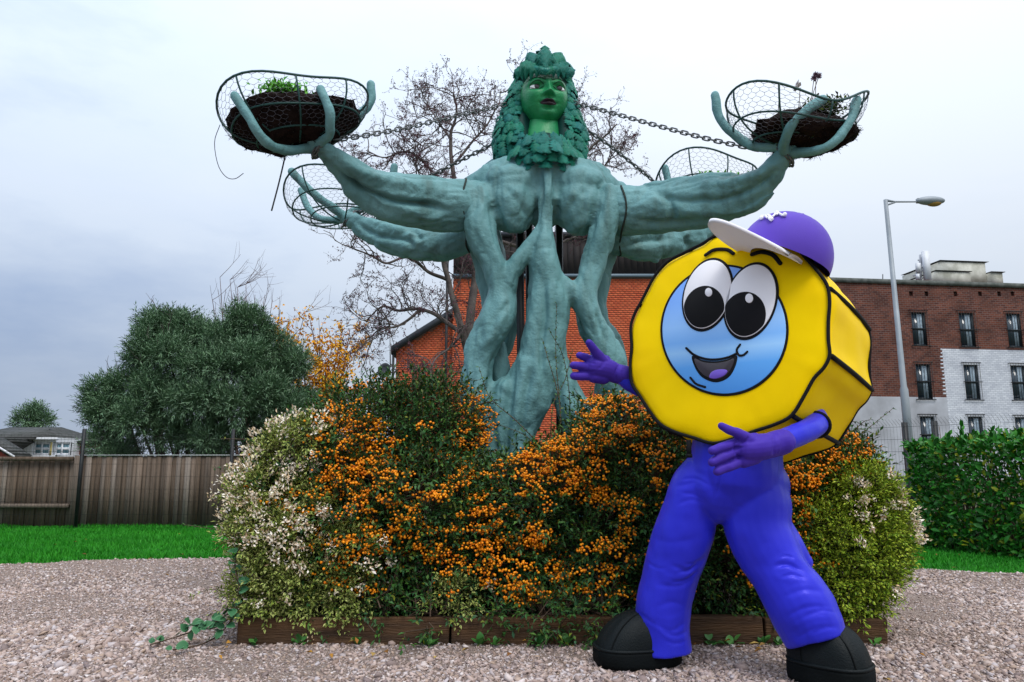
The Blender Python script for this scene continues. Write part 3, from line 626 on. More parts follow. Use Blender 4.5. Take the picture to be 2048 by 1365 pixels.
# ------------------------------------------------------------------ street lamp
M['galv'] = mat('galvanised', (0.30, 0.33, 0.36), .55, .4, (0.22, 0.25, 0.28), 1.5, metal=.2)
M['amber'] = mat('amber_bowl', (0.35, 0.20, 0.05), .25, .5)
lamp = thing('street_lamp', 'tall grey street lamp post with one arm in front of the flats', 'street lamp')
LY = 22.0; a, b2 = at(1826, 965, LY), at(1771, 400, LY); b0 = a + (a - b2) * ((a[2]) / (b2[2] - a[2]))
P = np.array([b0 + (b2 - b0) * t for t in (0, .35, .36, 1)]); w = MB(); w.tube(P, [.125, .115, .085, .06], 12); w.obj('post', M['galv'], lamp, True)
w = MB(); ar = np.array([b2 - [0, 0, .02], at(1790, 404, LY), at(1836, 404, LY)]); w.tube(ar, [.05, .03, .025], 8); w.tube([at(1770, 412, LY), at(1790, 405, LY)], .03, 6); w.obj('arm', M['galv'], lamp, True)
hc = at(1861, 402, LY); sx = pxs(1861, 402, LY); w = MB(); w.ell(hc, (29 * sx, .16, 9 * sx), None, 20, 12); w.box(hc - [.3, 0, .0], (.25, .12, .14)); hd = w.obj('lamp_head', M['galv'], lamp, True)
w = MB(); w.ell(hc + np.array([6 * sx, 0, -4 * sx]), (16 * sx, .13, 8 * sx), None, 16, 10); w.obj('lamp_bowl', M['amber'], hd, True)

# ================================================================== TIMBER BED
M['sleeper'] = mat('wet_timber', (0.115, 0.058, 0.024), .75, .3, (0.05, 0.028, 0.015), 3, .6, 25, detail=8)
N, L, b = nodes_of(M['sleeper'])
for nd in N:
    if nd.type == 'TEX_NOISE':
        mp = N.new('ShaderNodeMapping'); mp.inputs['Scale'].default_value = (.5, .5, 5); t = N.new('ShaderNodeTexCoord'); L.new(t.outputs['Object'], mp.inputs['Vector']); L.new(mp.outputs[0], nd.inputs['Vector'])
M['soil'] = mat('soil', (0.035, 0.024, 0.016), .95, .1, (0.02, 0.014, 0.01), 8, .9, 40)
bed = thing('raised_bed', 'low square timber bed of dark brown sleepers under the bushes', 'raised bed')
BH_ = at(700, 1238, BED_Y0)[2]; T = .09
def beam(x0, x1, y0, y1, h):
    V = np.array([[x, y, z] for x in (x0, x1) for y in (y0, y1) for z in (-.05, h)]); me = bpy.data.meshes.new('sleeper'); V += RNG.normal(size=V.shape) * .004
    me.from_pydata(V.tolist(), [], [[0, 1, 3, 2], [4, 6, 7, 5], [0, 4, 5, 1], [2, 3, 7, 6], [0, 2, 6, 4], [1, 5, 7, 3]])
    o = link(me, 'sleeper', M['sleeper'], bed); bv = o.modifiers.new('b', 'BEVEL'); bv.width = .008; bv.segments = 2; return o
xs = [BED_X0, at(900, 1260, BED_Y0)[0], at(1530, 1260, BED_Y0)[0], BED_X1]
for a, b_ in zip(xs, xs[1:]): beam(a + .003, b_ - .003, BED_Y0, BED_Y0 + T, BH_ + RNG.uniform(-.01, .01))
for X in (BED_X0, BED_X1 - T):
    for a, b_ in ((BED_Y0 + T + .004, BED_Y0 + 1.9), (BED_Y0 + 1.905, BED_Y1 - T)): beam(X, X + T, a, b_, BH_ - .005)
for a, b_ in zip(xs, xs[1:]): beam(a + .003, b_ - .003, BED_Y1 - T, BED_Y1, BH_ - .004)
w = MB(); gx, gy = np.meshgrid(np.linspace(BED_X0 + T - .01, BED_X1 - T + .01, 40), np.linspace(BED_Y0 + T - .01, BED_Y1 - T + .01, 40)); G = np.c_[gx.ravel(), gy.ravel(), np.full(1600, BH_ - .05)]; G[:, 2] += vnoise(G, .25) * .03
Q = [[i * 40 + j, i * 40 + j + 1, (i + 1) * 40 + j + 1, (i + 1) * 40 + j] for i in range(39) for j in range(39)]; w.add(G, Q); w.obj('soil', M['soil'], bed, True)

# ================================================================== BUSHES IN THE BED
def edge_leaf_mat(name, mid, rim, isl, lo=.35, hi=.75):
    m = mat(name, mid, .5, .15); N, L, b = nodes_of(m); a = N.new('ShaderNodeAttribute'); a.attribute_name = 'edge'
    r = N.new('ShaderNodeMapRange'); r.inputs[1].default_value = lo; r.inputs[2].default_value = hi; L.new(a.outputs['Fac'], r.inputs[0])
    g = N.new('ShaderNodeNewGeometry'); c = N.new('ShaderNodeValToRGB'); c.color_ramp.elements[0].color = (*rim, 1); c.color_ramp.elements[1].color = (*isl, 1); L.new(g.outputs['Random Per Island'], c.inputs[0])
    x = N.new('ShaderNodeMix'); x.data_type = 'RGBA'; x.inputs[6].default_value = (*mid, 1); L.new(r.outputs[0], x.inputs[0]); L.new(c.outputs[0], x.inputs[7]); L.new(x.outputs[2], b.inputs['Base Color']); return m
M['fire_leaf'] = mat('firethorn_leaf', (0.026, 0.100, 0.020), .45, .2, island=[(0.05, 0.145, 0.03), (0.014, 0.055, 0.018), (0.075, 0.175, 0.026), (0.026, 0.09, 0.042), (0.042, 0.12, 0.03), (0.018, 0.06, 0.024), (0.18, 0.21, 0.02)])
M['berry'] = mat('orange_berry', (0.90, 0.30, 0.005), .4, .3, island=[(0.95, 0.37, 0.008), (0.74, 0.17, 0.004), (0.92, 0.32, 0.006), (0.85, 0.25, 0.005)])
M['twig'] = mat('brown_twig', (0.07, 0.045, 0.03), .8, .2, island=[(0.12, 0.085, 0.06), (0.05, 0.03, 0.02)])
M['abelia_leaf'] = edge_leaf_mat('abelia_leaf', (0.045, 0.12, 0.02), (0.56, 0.56, 0.20), (0.30, 0.38, 0.06))
M['euon_leaf'] = edge_leaf_mat('euonymus_leaf', (0.05, 0.16, 0.012), (0.58, 0.62, 0.06), (0.27, 0.42, 0.03), .3, .85)
M['petal'] = mat('cream_petal', (0.86, 0.78, 0.68), .7, .1, island=[(0.92, 0.86, 0.76), (0.62, 0.44, 0.26), (0.88, 0.76, 0.58), (0.50, 0.34, 0.18), (0.94, 0.90, 0.84), (0.66, 0.58, 0.30)])
def with_edge(me):
    n = len(me.vertices); a = me.attributes.new('edge', 'FLOAT', 'POINT'); a.data.foreach_set('value', np.tile([0.15, 1, .6, 1], n // 4).astype(np.float32)); return me
def leaves_obj(arrs, name, m, parent, edge=False, kind='stuff'):
    g = MB()
    for a in arrs: g.add(*a)
    V, F = g.arrays(); me = mesh_from(name, V, F)
    if edge: with_edge(me)
    o = link(me, name, m, parent); return tag(o, kind=kind) if kind else o
def shoots(paths, ln, wd, step=.035, r=.004):
    lf = []; st = MB()
    for P in paths:
        P = cr(np.asarray(P, float), 26) if len(P) > 2 else np.asarray(P, float); Q = np.array([at(*p) for p in P]); st.tube(Q, np.linspace(r, r * .4, len(Q)), 4)
        Lc = np.r_[0, np.cumsum(np.linalg.norm(np.diff(Q, axis=0), axis=1))]; m = max(4, int(Lc[-1] / step)); tt = np.linspace(.05, 1, m) * Lc[-1]
        B = np.stack([np.interp(tt, Lc, Q[:, i]) for i in range(3)], 1); T_ = nrm(np.gradient(B, axis=0)); B = np.repeat(B, 3, 0); T_ = np.repeat(T_, 3, 0); n = len(B)
        lf.append(leaf_diamonds(B, T_ * .5 + rand_dir(n) * .8, np.array([0, -.3, .8]) + rand_dir(n) * .5, ln * RNG.uniform(.5, 1.2, n), wd * RNG.uniform(.6, 1.2, n)))
    return lf, st
def berry_clusters(cl, n, r0=.0082, dens_seed=3, zmin=.25, keep=None):
    P, D = clump_points(cl, n * 3, .05, .35)
    w = vnoise(P, .34, dens_seed) + .5 * vnoise(P, .13, dens_seed + 1); ok = (w > -.06) & (P[:, 2] > zmin)
    if keep is not None: ok &= keep(P)
    P, D = P[ok][:n], D[ok][:n]; out = []; st_a = []; st_b = []
    for p, d in zip(P, D):
        m = RNG.integers(5, 22); c = p + d * .05; a = RNG.normal(size=(m, 3)) * [.032, .03, .014] + c + [0, 0, -.01]; out.append(a); st_a.append(np.tile(p - d * .06 - [0, 0, .03], (m, 1))); st_b.append(a)
    B = np.concatenate(out); return balls(B, r0 * RNG.uniform(.75, 1.2, len(B))), stems_mesh(np.concatenate(st_a), np.concatenate(st_b), .0012)
def firethorn(name, label, cl, nsp, nb, sh, trunks, seed):
    t = thing(name, label, 'bush', 'firethorn bushes in the raised bed')
    P, D = clump_points(cl, nsp, .35); a, (s0, s1) = sprigs(P, D, 8, .15, .040, .0165, .9, .35)
    P2, D2 = clump_points(cl, nsp // 3, .9); b2, (q0, q1) = sprigs(P2, D2, 7, .18, .042, .018, 1.0, .2)
    lf, st = shoots(sh, .026, .010)
    leaves_obj([a, b2] + lf, 'foliage', M['fire_leaf'], t)
    C = np.array([at(c[0], c[1], c[2]) for c in cl]); st.add(*stems_mesh(s0, s1, .002))
    inner = P[::6]; near = np.argmin(((inner[:, None] - C[None]) ** 2).sum(-1), 1); st.add(*stems_mesh(C[near] + RNG.normal(size=(len(inner), 3)) * .05, inner, .005, 4))
    for c in C:
        for k in range(2):
            b0 = np.array([c[0] * .9 + RNG.normal() * .1, max(c[1], BED_Y0 + .3) + .25, BH_ - .1]); m = (b0 + c) / 2 + RNG.normal(size=3) * [.1, .05, .02]; st.tube(cr(np.array([b0, m, c]), 8), np.linspace(.016, .006, 8), 5)
    tag(st.obj('stems', M['twig'], t), kind='stuff')
    if nb:
        bb, bs = berry_clusters(cl, nb, dens_seed=seed); g = MB(); g.add(*bb); o = g.obj('berries', M['berry'], t, True); tag(o, kind='stuff')
        g = MB(); g.add(*bs); tag(g.obj('berry_stalks', M['twig'], t), kind='stuff')
    return t
CL_L = [(660, 950, 5.15, 90, 120, .45), (735, 900, 5.25, 115, 120, .5), (830, 875, 5.3, 100, 82, .5), (900, 870, 5.25, 48, 72, .32), (720, 1040, 5.0, 130, 120, .42), (840, 1010, 5.0, 120, 120, .42), (930, 1070, 4.95, 90, 110, .38), (790, 1140, 4.92, 160, 75, .34), (640, 1130, 4.95, 100, 90, .36), (600, 980, 5.1, 80, 90, .4), (860, 1226, 4.58, 46, 20, .07), (760, 1222, 4.60, 30, 14, .06)]
CL_C = [(1060, 1010, 5.0, 85, 95, .4), (1150, 960, 5.1, 90, 75, .38), (1040, 1120, 4.92, 110, 90, .35), (1180, 1080, 4.95, 120, 120, .38), (1225, 890, 5.25, 80, 90, .4), (1260, 1000, 5.05, 100, 120, .4), (985, 985, 5.05, 55, 60, .3), (1110, 1225, 4.58, 70, 16, .07), (1000, 1230, 4.58, 26, 22, .06), (1200, 1228, 4.58, 30, 18, .06)]
CL_R = [(1330, 1080, 5.0, 110, 130, .4), (1340, 930, 5.2, 100, 100, .4), (1430, 1140, 4.95, 130, 85, .34), (1480, 1010, 5.1, 120, 130, .42), (1590, 980, 5.15, 110, 110, .42), (1680, 940, 5.1, 65, 65, .35), (1560, 1120, 4.98, 110, 110, .36)]
shL = [[(760, 830, 5.3), (745, 770, 5.3), (722, 725, 5.3)], [(700, 850, 5.2), (688, 790, 5.2), (700, 755, 5.2)], [(835, 800, 5.3), (845, 760, 5.3), (880, 740, 5.3)], [(800, 810, 5.3), (790, 765, 5.3), (765, 745, 5.3)], [(905, 800, 5.3), (925, 765, 5.3), (960, 760, 5.25)],
       [(640, 860, 5.1), (560, 878, 5.1), (440, 878, 5.1)], [(600, 925, 5.0), (520, 935, 5.0), (430, 937, 5.0)], [(900, 850, 5.2), (940, 815, 5.2), (1000, 800, 5.15)], [(690, 860, 5.2), (650, 815, 5.2), (620, 790, 5.2)], [(850, 830, 5.2), (870, 775, 5.2), (862, 735, 5.2)], [(560, 1050, 4.8), (470, 1062, 4.8), (370, 1050, 4.8)]]
shC = [[(1110, 960, 5.3), (1122, 850, 5.35), (1112, 720, 5.4), (1113, 608, 5.4)], [(1125, 950, 5.3), (1140, 830, 5.35), (1128, 720, 5.4), (1098, 660, 5.4)], [(1100, 960, 5.3), (1105, 820, 5.3), (1130, 760, 5.35), (1145, 700, 5.4)], [(1120, 900, 5.3), (1118, 800, 5.35), (1095, 715, 5.4), (1085, 680, 5.4)], [(1090, 900, 5.2), (1030, 840, 5.2), (980, 795, 5.2), (958, 735, 5.2)], [(1200, 850, 5.3), (1190, 800, 5.3), (1215, 760, 5.3)], [(1230, 840, 5.3), (1240, 790, 5.3), (1260, 775, 5.3)], [(1170, 880, 5.3), (1165, 810, 5.3), (1150, 780, 5.3)], [(1080, 950, 5.2), (1060, 880, 5.2), (1000, 850, 5.2)], [(1140, 930, 5.3), (1150, 850, 5.3), (1180, 800, 5.3)]]
shR = [[(1640, 930, 5.1), (1720, 870, 5.1), (1785, 818, 5.1)], [(1650, 920, 5.1), (1720, 850, 5.1), (1740, 840, 5.1)], [(1660, 930, 5.1), (1730, 890, 5.1), (1772, 905, 5.1)], [(1640, 900, 5.1), (1710, 860, 5.1), (1755, 870, 5.1)], [(1650, 880, 5.1), (1700, 845, 5.1), (1730, 852, 5.1)]]
firethorn('firethorn_bush', 'tall firethorn bush of orange berries left of the sculpture', CL_L, 5200, 700, shL, 3, 3)
firethorn('firethorn_bush', 'firethorn bush of orange berries in front of the sculpture trunk', CL_C, 3600, 520, shC, 2, 8)
firethorn('firethorn_bush', 'firethorn bush of orange berries behind the costumed figure', CL_R, 3900, 520, shR, 3, 14)

def flower_heads(cl, n, keep, seed, rad=.035):
    P, D = clump_points(cl, n * 4, .04, .4); ok = keep(to_px(P), P) & (vnoise(P, .2, seed) > -.35); P, D = P[ok][:n], D[ok][:n]; A = []
    for p, d in zip(P, D):
        m = RNG.integers(14, 30); dd = nrm(d + RNG.normal(size=(m, 3)) * .75 + [0, 0, .25]); c = p + d * .105 + RNG.normal(size=(m, 3)) * rad * .55
        A.append((c, dd, rand_dir(m) + d, RNG.uniform(.014, .030, m), RNG.uniform(.008, .015, m)))
    return leaf_diamonds(*[np.concatenate([a[i] for a in A]) for i in range(5)], .2)
def variegated(name, label, cl, nsp, lm, leaf, fl, shs=()):
    t = thing(name, label, 'bush'); P, D = clump_points(cl, nsp, .22); a, (s0, s1) = sprigs(P, D, 9, .11, leaf[0], leaf[1], 1.0, .4, .2)
    P2, D2 = clump_points(cl, nsp // 3, .8); b2, _ = sprigs(P2, D2, 7, .12, leaf[0], leaf[1], 1.0, .2)
    lf, st = shoots(shs, leaf[0], leaf[1], .03, .003) if len(shs) else ([], MB()); leaves_obj([a, b2] + lf, 'foliage', lm, t, True)
    st.add(*stems_mesh(s0, s1, .0018)); C = np.array([at(c[0], c[1], c[2]) for c in cl]); inner = P[::5]; near = np.argmin(((inner[:, None] - C[None]) ** 2).sum(-1), 1); st.add(*stems_mesh(C[near], inner, .004, 4))
    for c in C: b0 = np.array([c[0] * .95, max(c[1] + .15, BED_Y0 + .3), BH_ - .1]); st.tube([b0, c], [.014, .006], 5)
    tag(st.obj('stems', M['twig'], t), kind='stuff'); g = MB(); g.add(*fl); tag(g.obj('flowers', M['petal'], t), kind='stuff'); return t
CL_A = [(600, 892, 4.85, 50, 24, .22), (552, 905, 4.85, 28, 28, .2), (530, 990, 4.85, 44, 42, .28), (530, 1060, 4.8, 46, 62, .30), (592, 1070, 4.75, 75, 70, .30), (550, 1150, 4.72, 60, 62, .24), (606, 1150, 4.74, 90, 72, .26), (696, 1095, 4.72, 50, 28, .2), (510, 1195, 4.72, 26, 28, .18), (686, 1185, 4.72, 80, 50, .2), (537, 1195, 4.66, 48, 30, .14), (626, 1200, 4.68, 90, 30, .14), (911, 1190, 4.66, 30, 18, .12)]
fl = flower_heads(CL_A, 270, lambda Q, P: (Q[:, 1] < 1085) | ((Q[:, 0] > 560) & (Q[:, 1] < 1130) & (RNG.uniform(size=len(Q)) < .4)) | (RNG.uniform(size=len(Q)) < .08), 21)
variegated('abelia_bush', 'yellow-green variegated bush with cream flower heads at the left end of the bed', CL_A, 3600, M['abelia_leaf'], (.032, .014), fl, [[(600, 860, 4.85), (560, 835, 4.85), (545, 838, 4.85)], [(480, 1000, 4.8), (445, 1000, 4.8), (430, 1010, 4.8)], [(480, 1190, 4.7), (420, 1180, 4.7), (380, 1195, 4.65)], [(500, 960, 4.85), (480, 935, 4.85), (470, 940, 4.85)], [(600, 1180, 4.7), (640, 1230, 4.6), (700, 1225, 4.55)]])
CL_E = [(1690, 1000, 4.95, 70, 60, .32), (1722, 1040, 4.9, 46, 74, .30), (1730, 1130, 4.86, 48, 80, .30), (1690, 1100, 4.85, 90, 110, .32), (1640, 1160, 4.8, 80, 70, .28), (1712, 1190, 4.75, 58, 40, .2), (1620, 1060, 4.9, 60, 70, .3), (1590, 1190, 4.75, 60, 50, .2), (1725, 995, 5.0, 38, 34, .26)]
fl = flower_heads(CL_E, 70, lambda Q, P: ((Q[:, 0] > 1705) & (Q[:, 1] < 1075)) | (RNG.uniform(size=len(Q)) < .05), 33, .028)
variegated('euonymus_bush', 'yellow-green variegated bush at the right end of the bed with few white flowers', CL_E, 4200, M['euon_leaf'], (.030, .013), fl, [[(1740, 970, 4.95), (1775, 965, 4.95), (1790, 960, 4.95)], [(1760, 1080, 4.9), (1790, 1055, 4.9), (1803, 1050, 4.9)], [(1760, 1150, 4.8), (1790, 1160, 4.8), (1800, 1165, 4.8)]])

# trailing ivy and weeds along the bed: leaves one by one
def leaf_mesh(name, outline, m, cup=.15):
    """a broad flat-bladed leaf with a raised midrib; unit length along +Y"""
    n = len(outline); V = []; F = []
    for i, (t, w) in enumerate(outline):
        z = .10 * math.sin(t * 2.6); V += [[-w, t, z + cup * w], [0, t, z - .02], [w, t, z + cup * w]]
    for i in range(n - 1):
        a = 3 * i; F += [[a, a + 1, a + 4, a + 3], [a + 1, a + 2, a + 5, a + 4]]
    me = mesh_from(name, V, [F], True); me.materials.append(m)
    e_ = me.attributes.new('edge', 'FLOAT', 'POINT'); e_.data.foreach_set('value', np.tile([1, .1, 1], n).astype(np.float32)); return me
def place_leaf(me, parent, p, d, nn, s, name='leaf'):
    d = nrm(np.asarray(d, float)); x = nrm(np.cross(d, nn)); z = np.cross(x, d); o = bpy.data.objects.new(name, me); COL.objects.link(o); o.parent = parent
    s = np.broadcast_to(s, (3,)); o.matrix_basis = Matrix(((x[0] * s[0], d[0] * s[1], z[0] * s[2], p[0]), (x[1] * s[0], d[1] * s[1], z[1] * s[2], p[1]), (x[2] * s[0], d[2] * s[1], z[2] * s[2], p[2]), (0, 0, 0, 1))); return o
M['ivy'] = edge_leaf_mat('ivy_leaf', (0.045, 0.15, 0.065), (0.16, 0.30, 0.17), (0.12, 0.26, 0.12), .75, 1.0)
M['weed'] = mat('weed_leaf', (0.05, 0.20, 0.03), .5, .4, island=[(0.035, 0.13, 0.03), (0.09, 0.27, 0.05)], obj_rand=True)
OVAL = [(0, .03), (.12, .24), (.3, .38), (.5, .40), (.7, .32), (.87, .17), (1, .02)]
ivy_me = leaf_mesh('ivy_leaf', OVAL, M['ivy']); weed_me = leaf_mesh('weed_leaf', OVAL, M['weed'])
ivy = thing('ivy', 'ivy with round pale-edged leaves trailing over gravel at the left bed corner', 'ivy')
g = MB(); trails = [[(475, 1215), (430, 1245), (395, 1260), (350, 1275), (300, 1290)], [(470, 1230), (440, 1268), (400, 1290), (345, 1300)], [(480, 1090), (470, 1130), (478, 1175), (468, 1215)], [(455, 1240), (420, 1258), (380, 1250)]]
for k, tr in enumerate(trails):
    n = len(tr); Q = []
    for x, y in cr(np.array(tr, float), 22):
        p = ground(x, y, .03); p = at(x, y, min(p[1], 4.5)); Q.append(p)
    Q = np.array(Q); g.tube(Q, .004, 4)
    for i in range(1, 22):
        if RNG.uniform() < .75:
            place_leaf(ivy_me, ivy, Q[i] + [0, 0, .01], rand_dir(1)[0] * [1, .8, .5] + [0, -.2, .1], nrm(np.array([0, -.55, .8]) + RNG.normal(size=3) * .3), RNG.uniform(.035, .07))
g.obj('stem', M['twig'], ivy)
for x, y, s in ((600, 1020, .06), (640, 1000, .05), (608, 1005, .07), (620, 1015, .055)):
    for k in range(3): place_leaf(ivy_me, ivy, at(x, y, 4.62), rand_dir(1)[0] * [1, .5, 1] + [0, -.2, .3], nrm(np.array([0, -.8, .5]) + RNG.normal(size=3) * .3), s)
spots = [(600, 1278), (715, 1292), (850, 1285), (960, 1272), (1080, 1290), (1130, 1288), (1195, 1280), (1420, 1275), (1460, 1290), (1525, 1280), (1745, 1268), (860, 1240), (990, 1258), (1560, 1275), (510, 1290)]
WL = ['green weed at the foot of the sleeper below the cream-flowered bush', 'green weed below the left bed joint, first to its left', 'green weed just left of the first sleeper joint', 'green weed just right of the first sleeper joint', 'green weed midway along the middle sleeper', 'green weed on the middle sleeper foot, second left of the shoe toe', 'green weed touching the toe of the left black shoe',
    'green weed between the two black shoes, nearer the left one', 'green weed midway between the two black shoes', 'green weed between the two black shoes, nearer the right one', 'green weed at the right end of the bed beyond the right shoe', 'small green weed sprouting on the sleeper face near the left joint', 'small green weed sprouting on the middle sleeper face', 'small green weed tucked behind the right black shoe', 'green weed at the left corner of the bed near the ivy']
for i, (x, y) in enumerate(spots):
    t = thing('weed', WL[i], 'weed', 'weeds along the front of the bed'); p0 = ground(x, y, .0); p0[1] = min(p0[1], BED_Y0 - .04); p0[0] = at(x, y, p0[1])[0]; p0[2] = .005
    for k in range(RNG.integers(6, 13)):
        d = rand_dir(1)[0]; d[2] = abs(d[2]) * .8 + .15; place_leaf(weed_me, t, p0 + d * RNG.uniform(0, .04), d, [0, 0, 1.0], RNG.uniform(.025, .06))

# ================================================================== LAUREL HEDGE
M['laurel'] = mat('laurel_leaf', (0.016, 0.12, 0.012), .42, .22, island=[(0.026, 0.18, 0.018), (0.010, 0.07, 0.010), (0.05, 0.25, 0.02), (0.018, 0.12, 0.014), (0.035, 0.20, 0.018), (0.018, 0.10, 0.016), (0.36, 0.40, 0.02)])
M['laurel_o'] = mat('laurel_leaf_single', (0.016, 0.12, 0.012), .42, .22, island=[(0.026, 0.18, 0.018), (0.012, 0.08, 0.012), (0.05, 0.25, 0.02), (0.018, 0.12, 0.014), (0.035, 0.20, 0.018)], obj_rand=True)
hedge = thing('laurel_hedge', 'clipped dark green laurel hedge on the lawn at right', 'hedge')
la, lb = np.array(ground(1828, 1096)[:2]), np.array(ground(2048, 1120)[:2]); dh = nrm(lb - la); nh = np.array([dh[1], -dh[0]]); HL = 3.6; HH = at(1900, 885, la[1])[2]
def hedge_pts(n):
    f = RNG.choice(3, n, p=[.62, .26, .12]); u = RNG.uniform(0, HL, n); v = RNG.uniform(0, 1.3, n); z = RNG.uniform(.02, HH, n); D = np.zeros((n, 3)); dep = -np.abs(RNG.normal(size=n)) * .10
    v = np.where(f == 0, -dep, v); z = np.where(f == 1, HH + dep, z); u = np.where(f == 2, -dep, u)
    D[f == 0] = [nh[0], nh[1], .25]; D[f == 1] = [nh[0] * .3, nh[1] * .3, 1]; D[f == 2] = [-dh[0], -dh[1], .25]
    P = np.c_[la[0] + dh[0] * u - nh[0] * v, la[1] + dh[1] * u - nh[1] * v, z]; P += D * (vnoise(P, .5, 4) * .08 + vnoise(P, .17, 5) * .05)[:, None]; P[:, 2] += (f == 1) * vnoise(P, .3, 6) * .05; return P, D
P, D = hedge_pts(13500); dl = nrm(D * .7 + RNG.normal(size=P.shape) * .55 + [0, 0, .15]); nl = nrm(D + RNG.normal(size=P.shape) * .4 + [0, 0, .4])
def broad_leaves(P, D, N, ln, wd):
    n = len(P); D = nrm(D); S = nrm(np.cross(D, N)); N = np.cross(S, D); ln = np.broadcast_to(ln, n)[:, None]; wd = np.broadcast_to(wd, n)[:, None]
    q = lambda t, w, h: P + D * ln * t + S * wd * w + N * wd * h
    V = np.stack([q(0, 0, 0), q(.33, -.45, .16), q(.33, 0, .03), q(.33, .45, .16), q(.7, -.42, .10), q(.7, 0, .0), q(.7, .42, .10), q(1, 0, -.22)], 1).reshape(-1, 3); i = np.arange(n)[:, None] * 8
    return V, np.concatenate([i + f for f in ([0, 2, 1], [0, 3, 2], [4, 5, 7], [5, 6, 7])]), np.concatenate([i + f for f in ([1, 2, 5, 4], [2, 3, 6, 5])])
g = MB(); g.add(*broad_leaves(P, dl, nl, RNG.uniform(.055, .105, len(P)), RNG.uniform(.026, .046, len(P))))
tag(g.obj('foliage', M['laurel'], hedge, True), kind='stuff')
lm = leaf_mesh('laurel_leaf', [(0, .02), (.2, .15), (.45, .22), (.7, .19), (.9, .08), (1, .01)], M['laurel_o'], .3)
P, D = hedge_pts(2600); Q = to_px(P); ok = (D[:, 2] < .5) & (Q[:, 0] > 1822) & (Q[:, 0] < 2048); P, D = P[ok][:230] + nrm(D[ok][:230]) * .07, D[ok][:230]
for p, d in zip(P, D): place_leaf(lm, hedge, p, d * .7 + RNG.normal(size=3) * .55 + [0, 0, .2], nrm(d + RNG.normal(size=3) * .4 + [0, 0, .4]), RNG.uniform(.075, .115))
for x, y in ((1868, 880), (1922, 875), (1925, 850), (1985, 862), (2030, 870), (1895, 872), (1950, 880), (2010, 880)):      # upright new shoots above the top
    b0 = at(x, y + 25, 8.9)
    for k in range(8): place_leaf(lm, hedge, b0 + [0, 0, .02 * k], rand_dir(1)[0] * [.6, .6, .3] + [0, 0, .8], nrm(RNG.normal(size=3) + [0, -1, .3]), RNG.uniform(.08, .12))
c = la + dh * HL / 2 - nh * .65; st = MB()
for k in range(260):
    u, v = RNG.uniform(.05, HL - .1), RNG.uniform(.15, 1.1); b0 = np.array([la[0] + dh[0] * u - nh[0] * v, la[1] + dh[1] * u - nh[1] * v, 0]); tp = b0 + RNG.normal(size=3) * [.15, .15, .1] + [0, 0, HH * RNG.uniform(.7, .97)]; st.tube(cr(np.array([b0, (b0 + tp) / 2 + RNG.normal(size=3) * .05, tp]), 5), np.linspace(.014, .004, 5), 4)
tag(st.obj('stems', M['twig'], hedge), kind='stuff')

# ================================================================== TREES
class Skel:
    """grows wandering branches; collects tubes and twig ends"""
    def __init__(s): s.mb = MB(); s.tips = []
    def limb(s, P, r0, r1, k=8):
        s.mb.tube(P, np.linspace(r0, r1, len(P)), k); return P
    def grow(s, p, d, L, r, wig, level, up=0.0, kids=3, ratio=.6, droop=0.0):
        n = 7 if level > 0 else 5; P = [np.array(p)]; d = nrm(np.array(d, float))
        for i in range(n - 1):
            d = nrm(d + RNG.normal(size=3) * wig + [0, 0, up - droop * i / n]); P.append(P[-1] + d * L / (n - 1))
        P = np.array(P); s.mb.tube(P, np.linspace(r, r * .45, n), 5 if level > 1 else 3, False)
        if level == 0: s.tips.append(P); return
        for _ in range(kids):
            t = RNG.uniform(.25, 1); i = min(int(t * (n - 1)), n - 2); q = P[i] + (P[i + 1] - P[i]) * (t * (n - 1) - i)
            dd = nrm(nrm(P[i + 1] - P[i]) * .6 + rand_dir(1)[0] * .9); s.grow(q, dd, L * ratio * RNG.uniform(.7, 1.2), max(r * .5, .0035), wig, level - 1, up, kids, ratio, droop)
    def tip_leaves(s, per, ln, wd, hang=.5):
        T_ = np.concatenate(s.tips); P = T_[RNG.integers(0, len(T_), per)] + RNG.normal(size=(per, 3)) * ln * .4
        return leaf_diamonds(P, rand_dir(per) + [0, 0, -hang], rand_dir(per), ln * RNG.uniform(.6, 1.3, per), wd * RNG.uniform(.7, 1.3, per), .3)
M['bark'] = mat('grey_bark', (0.15, 0.125, 0.115), .9, .2, (0.07, 0.058, 0.055), 5, .6, 30)
M['purple_leaf'] = mat('withered_purple_leaf', (0.11, 0.045, 0.07), .85, .1, island=[(0.14, 0.055, 0.085), (0.075, 0.035, 0.05), (0.15, 0.08, 0.075)])
bt = thing('bare_tree', 'bare grey tree with contorted branches and withered purple leaves behind the sculpture', 'tree')
sk = Skel(); TY = 13.0
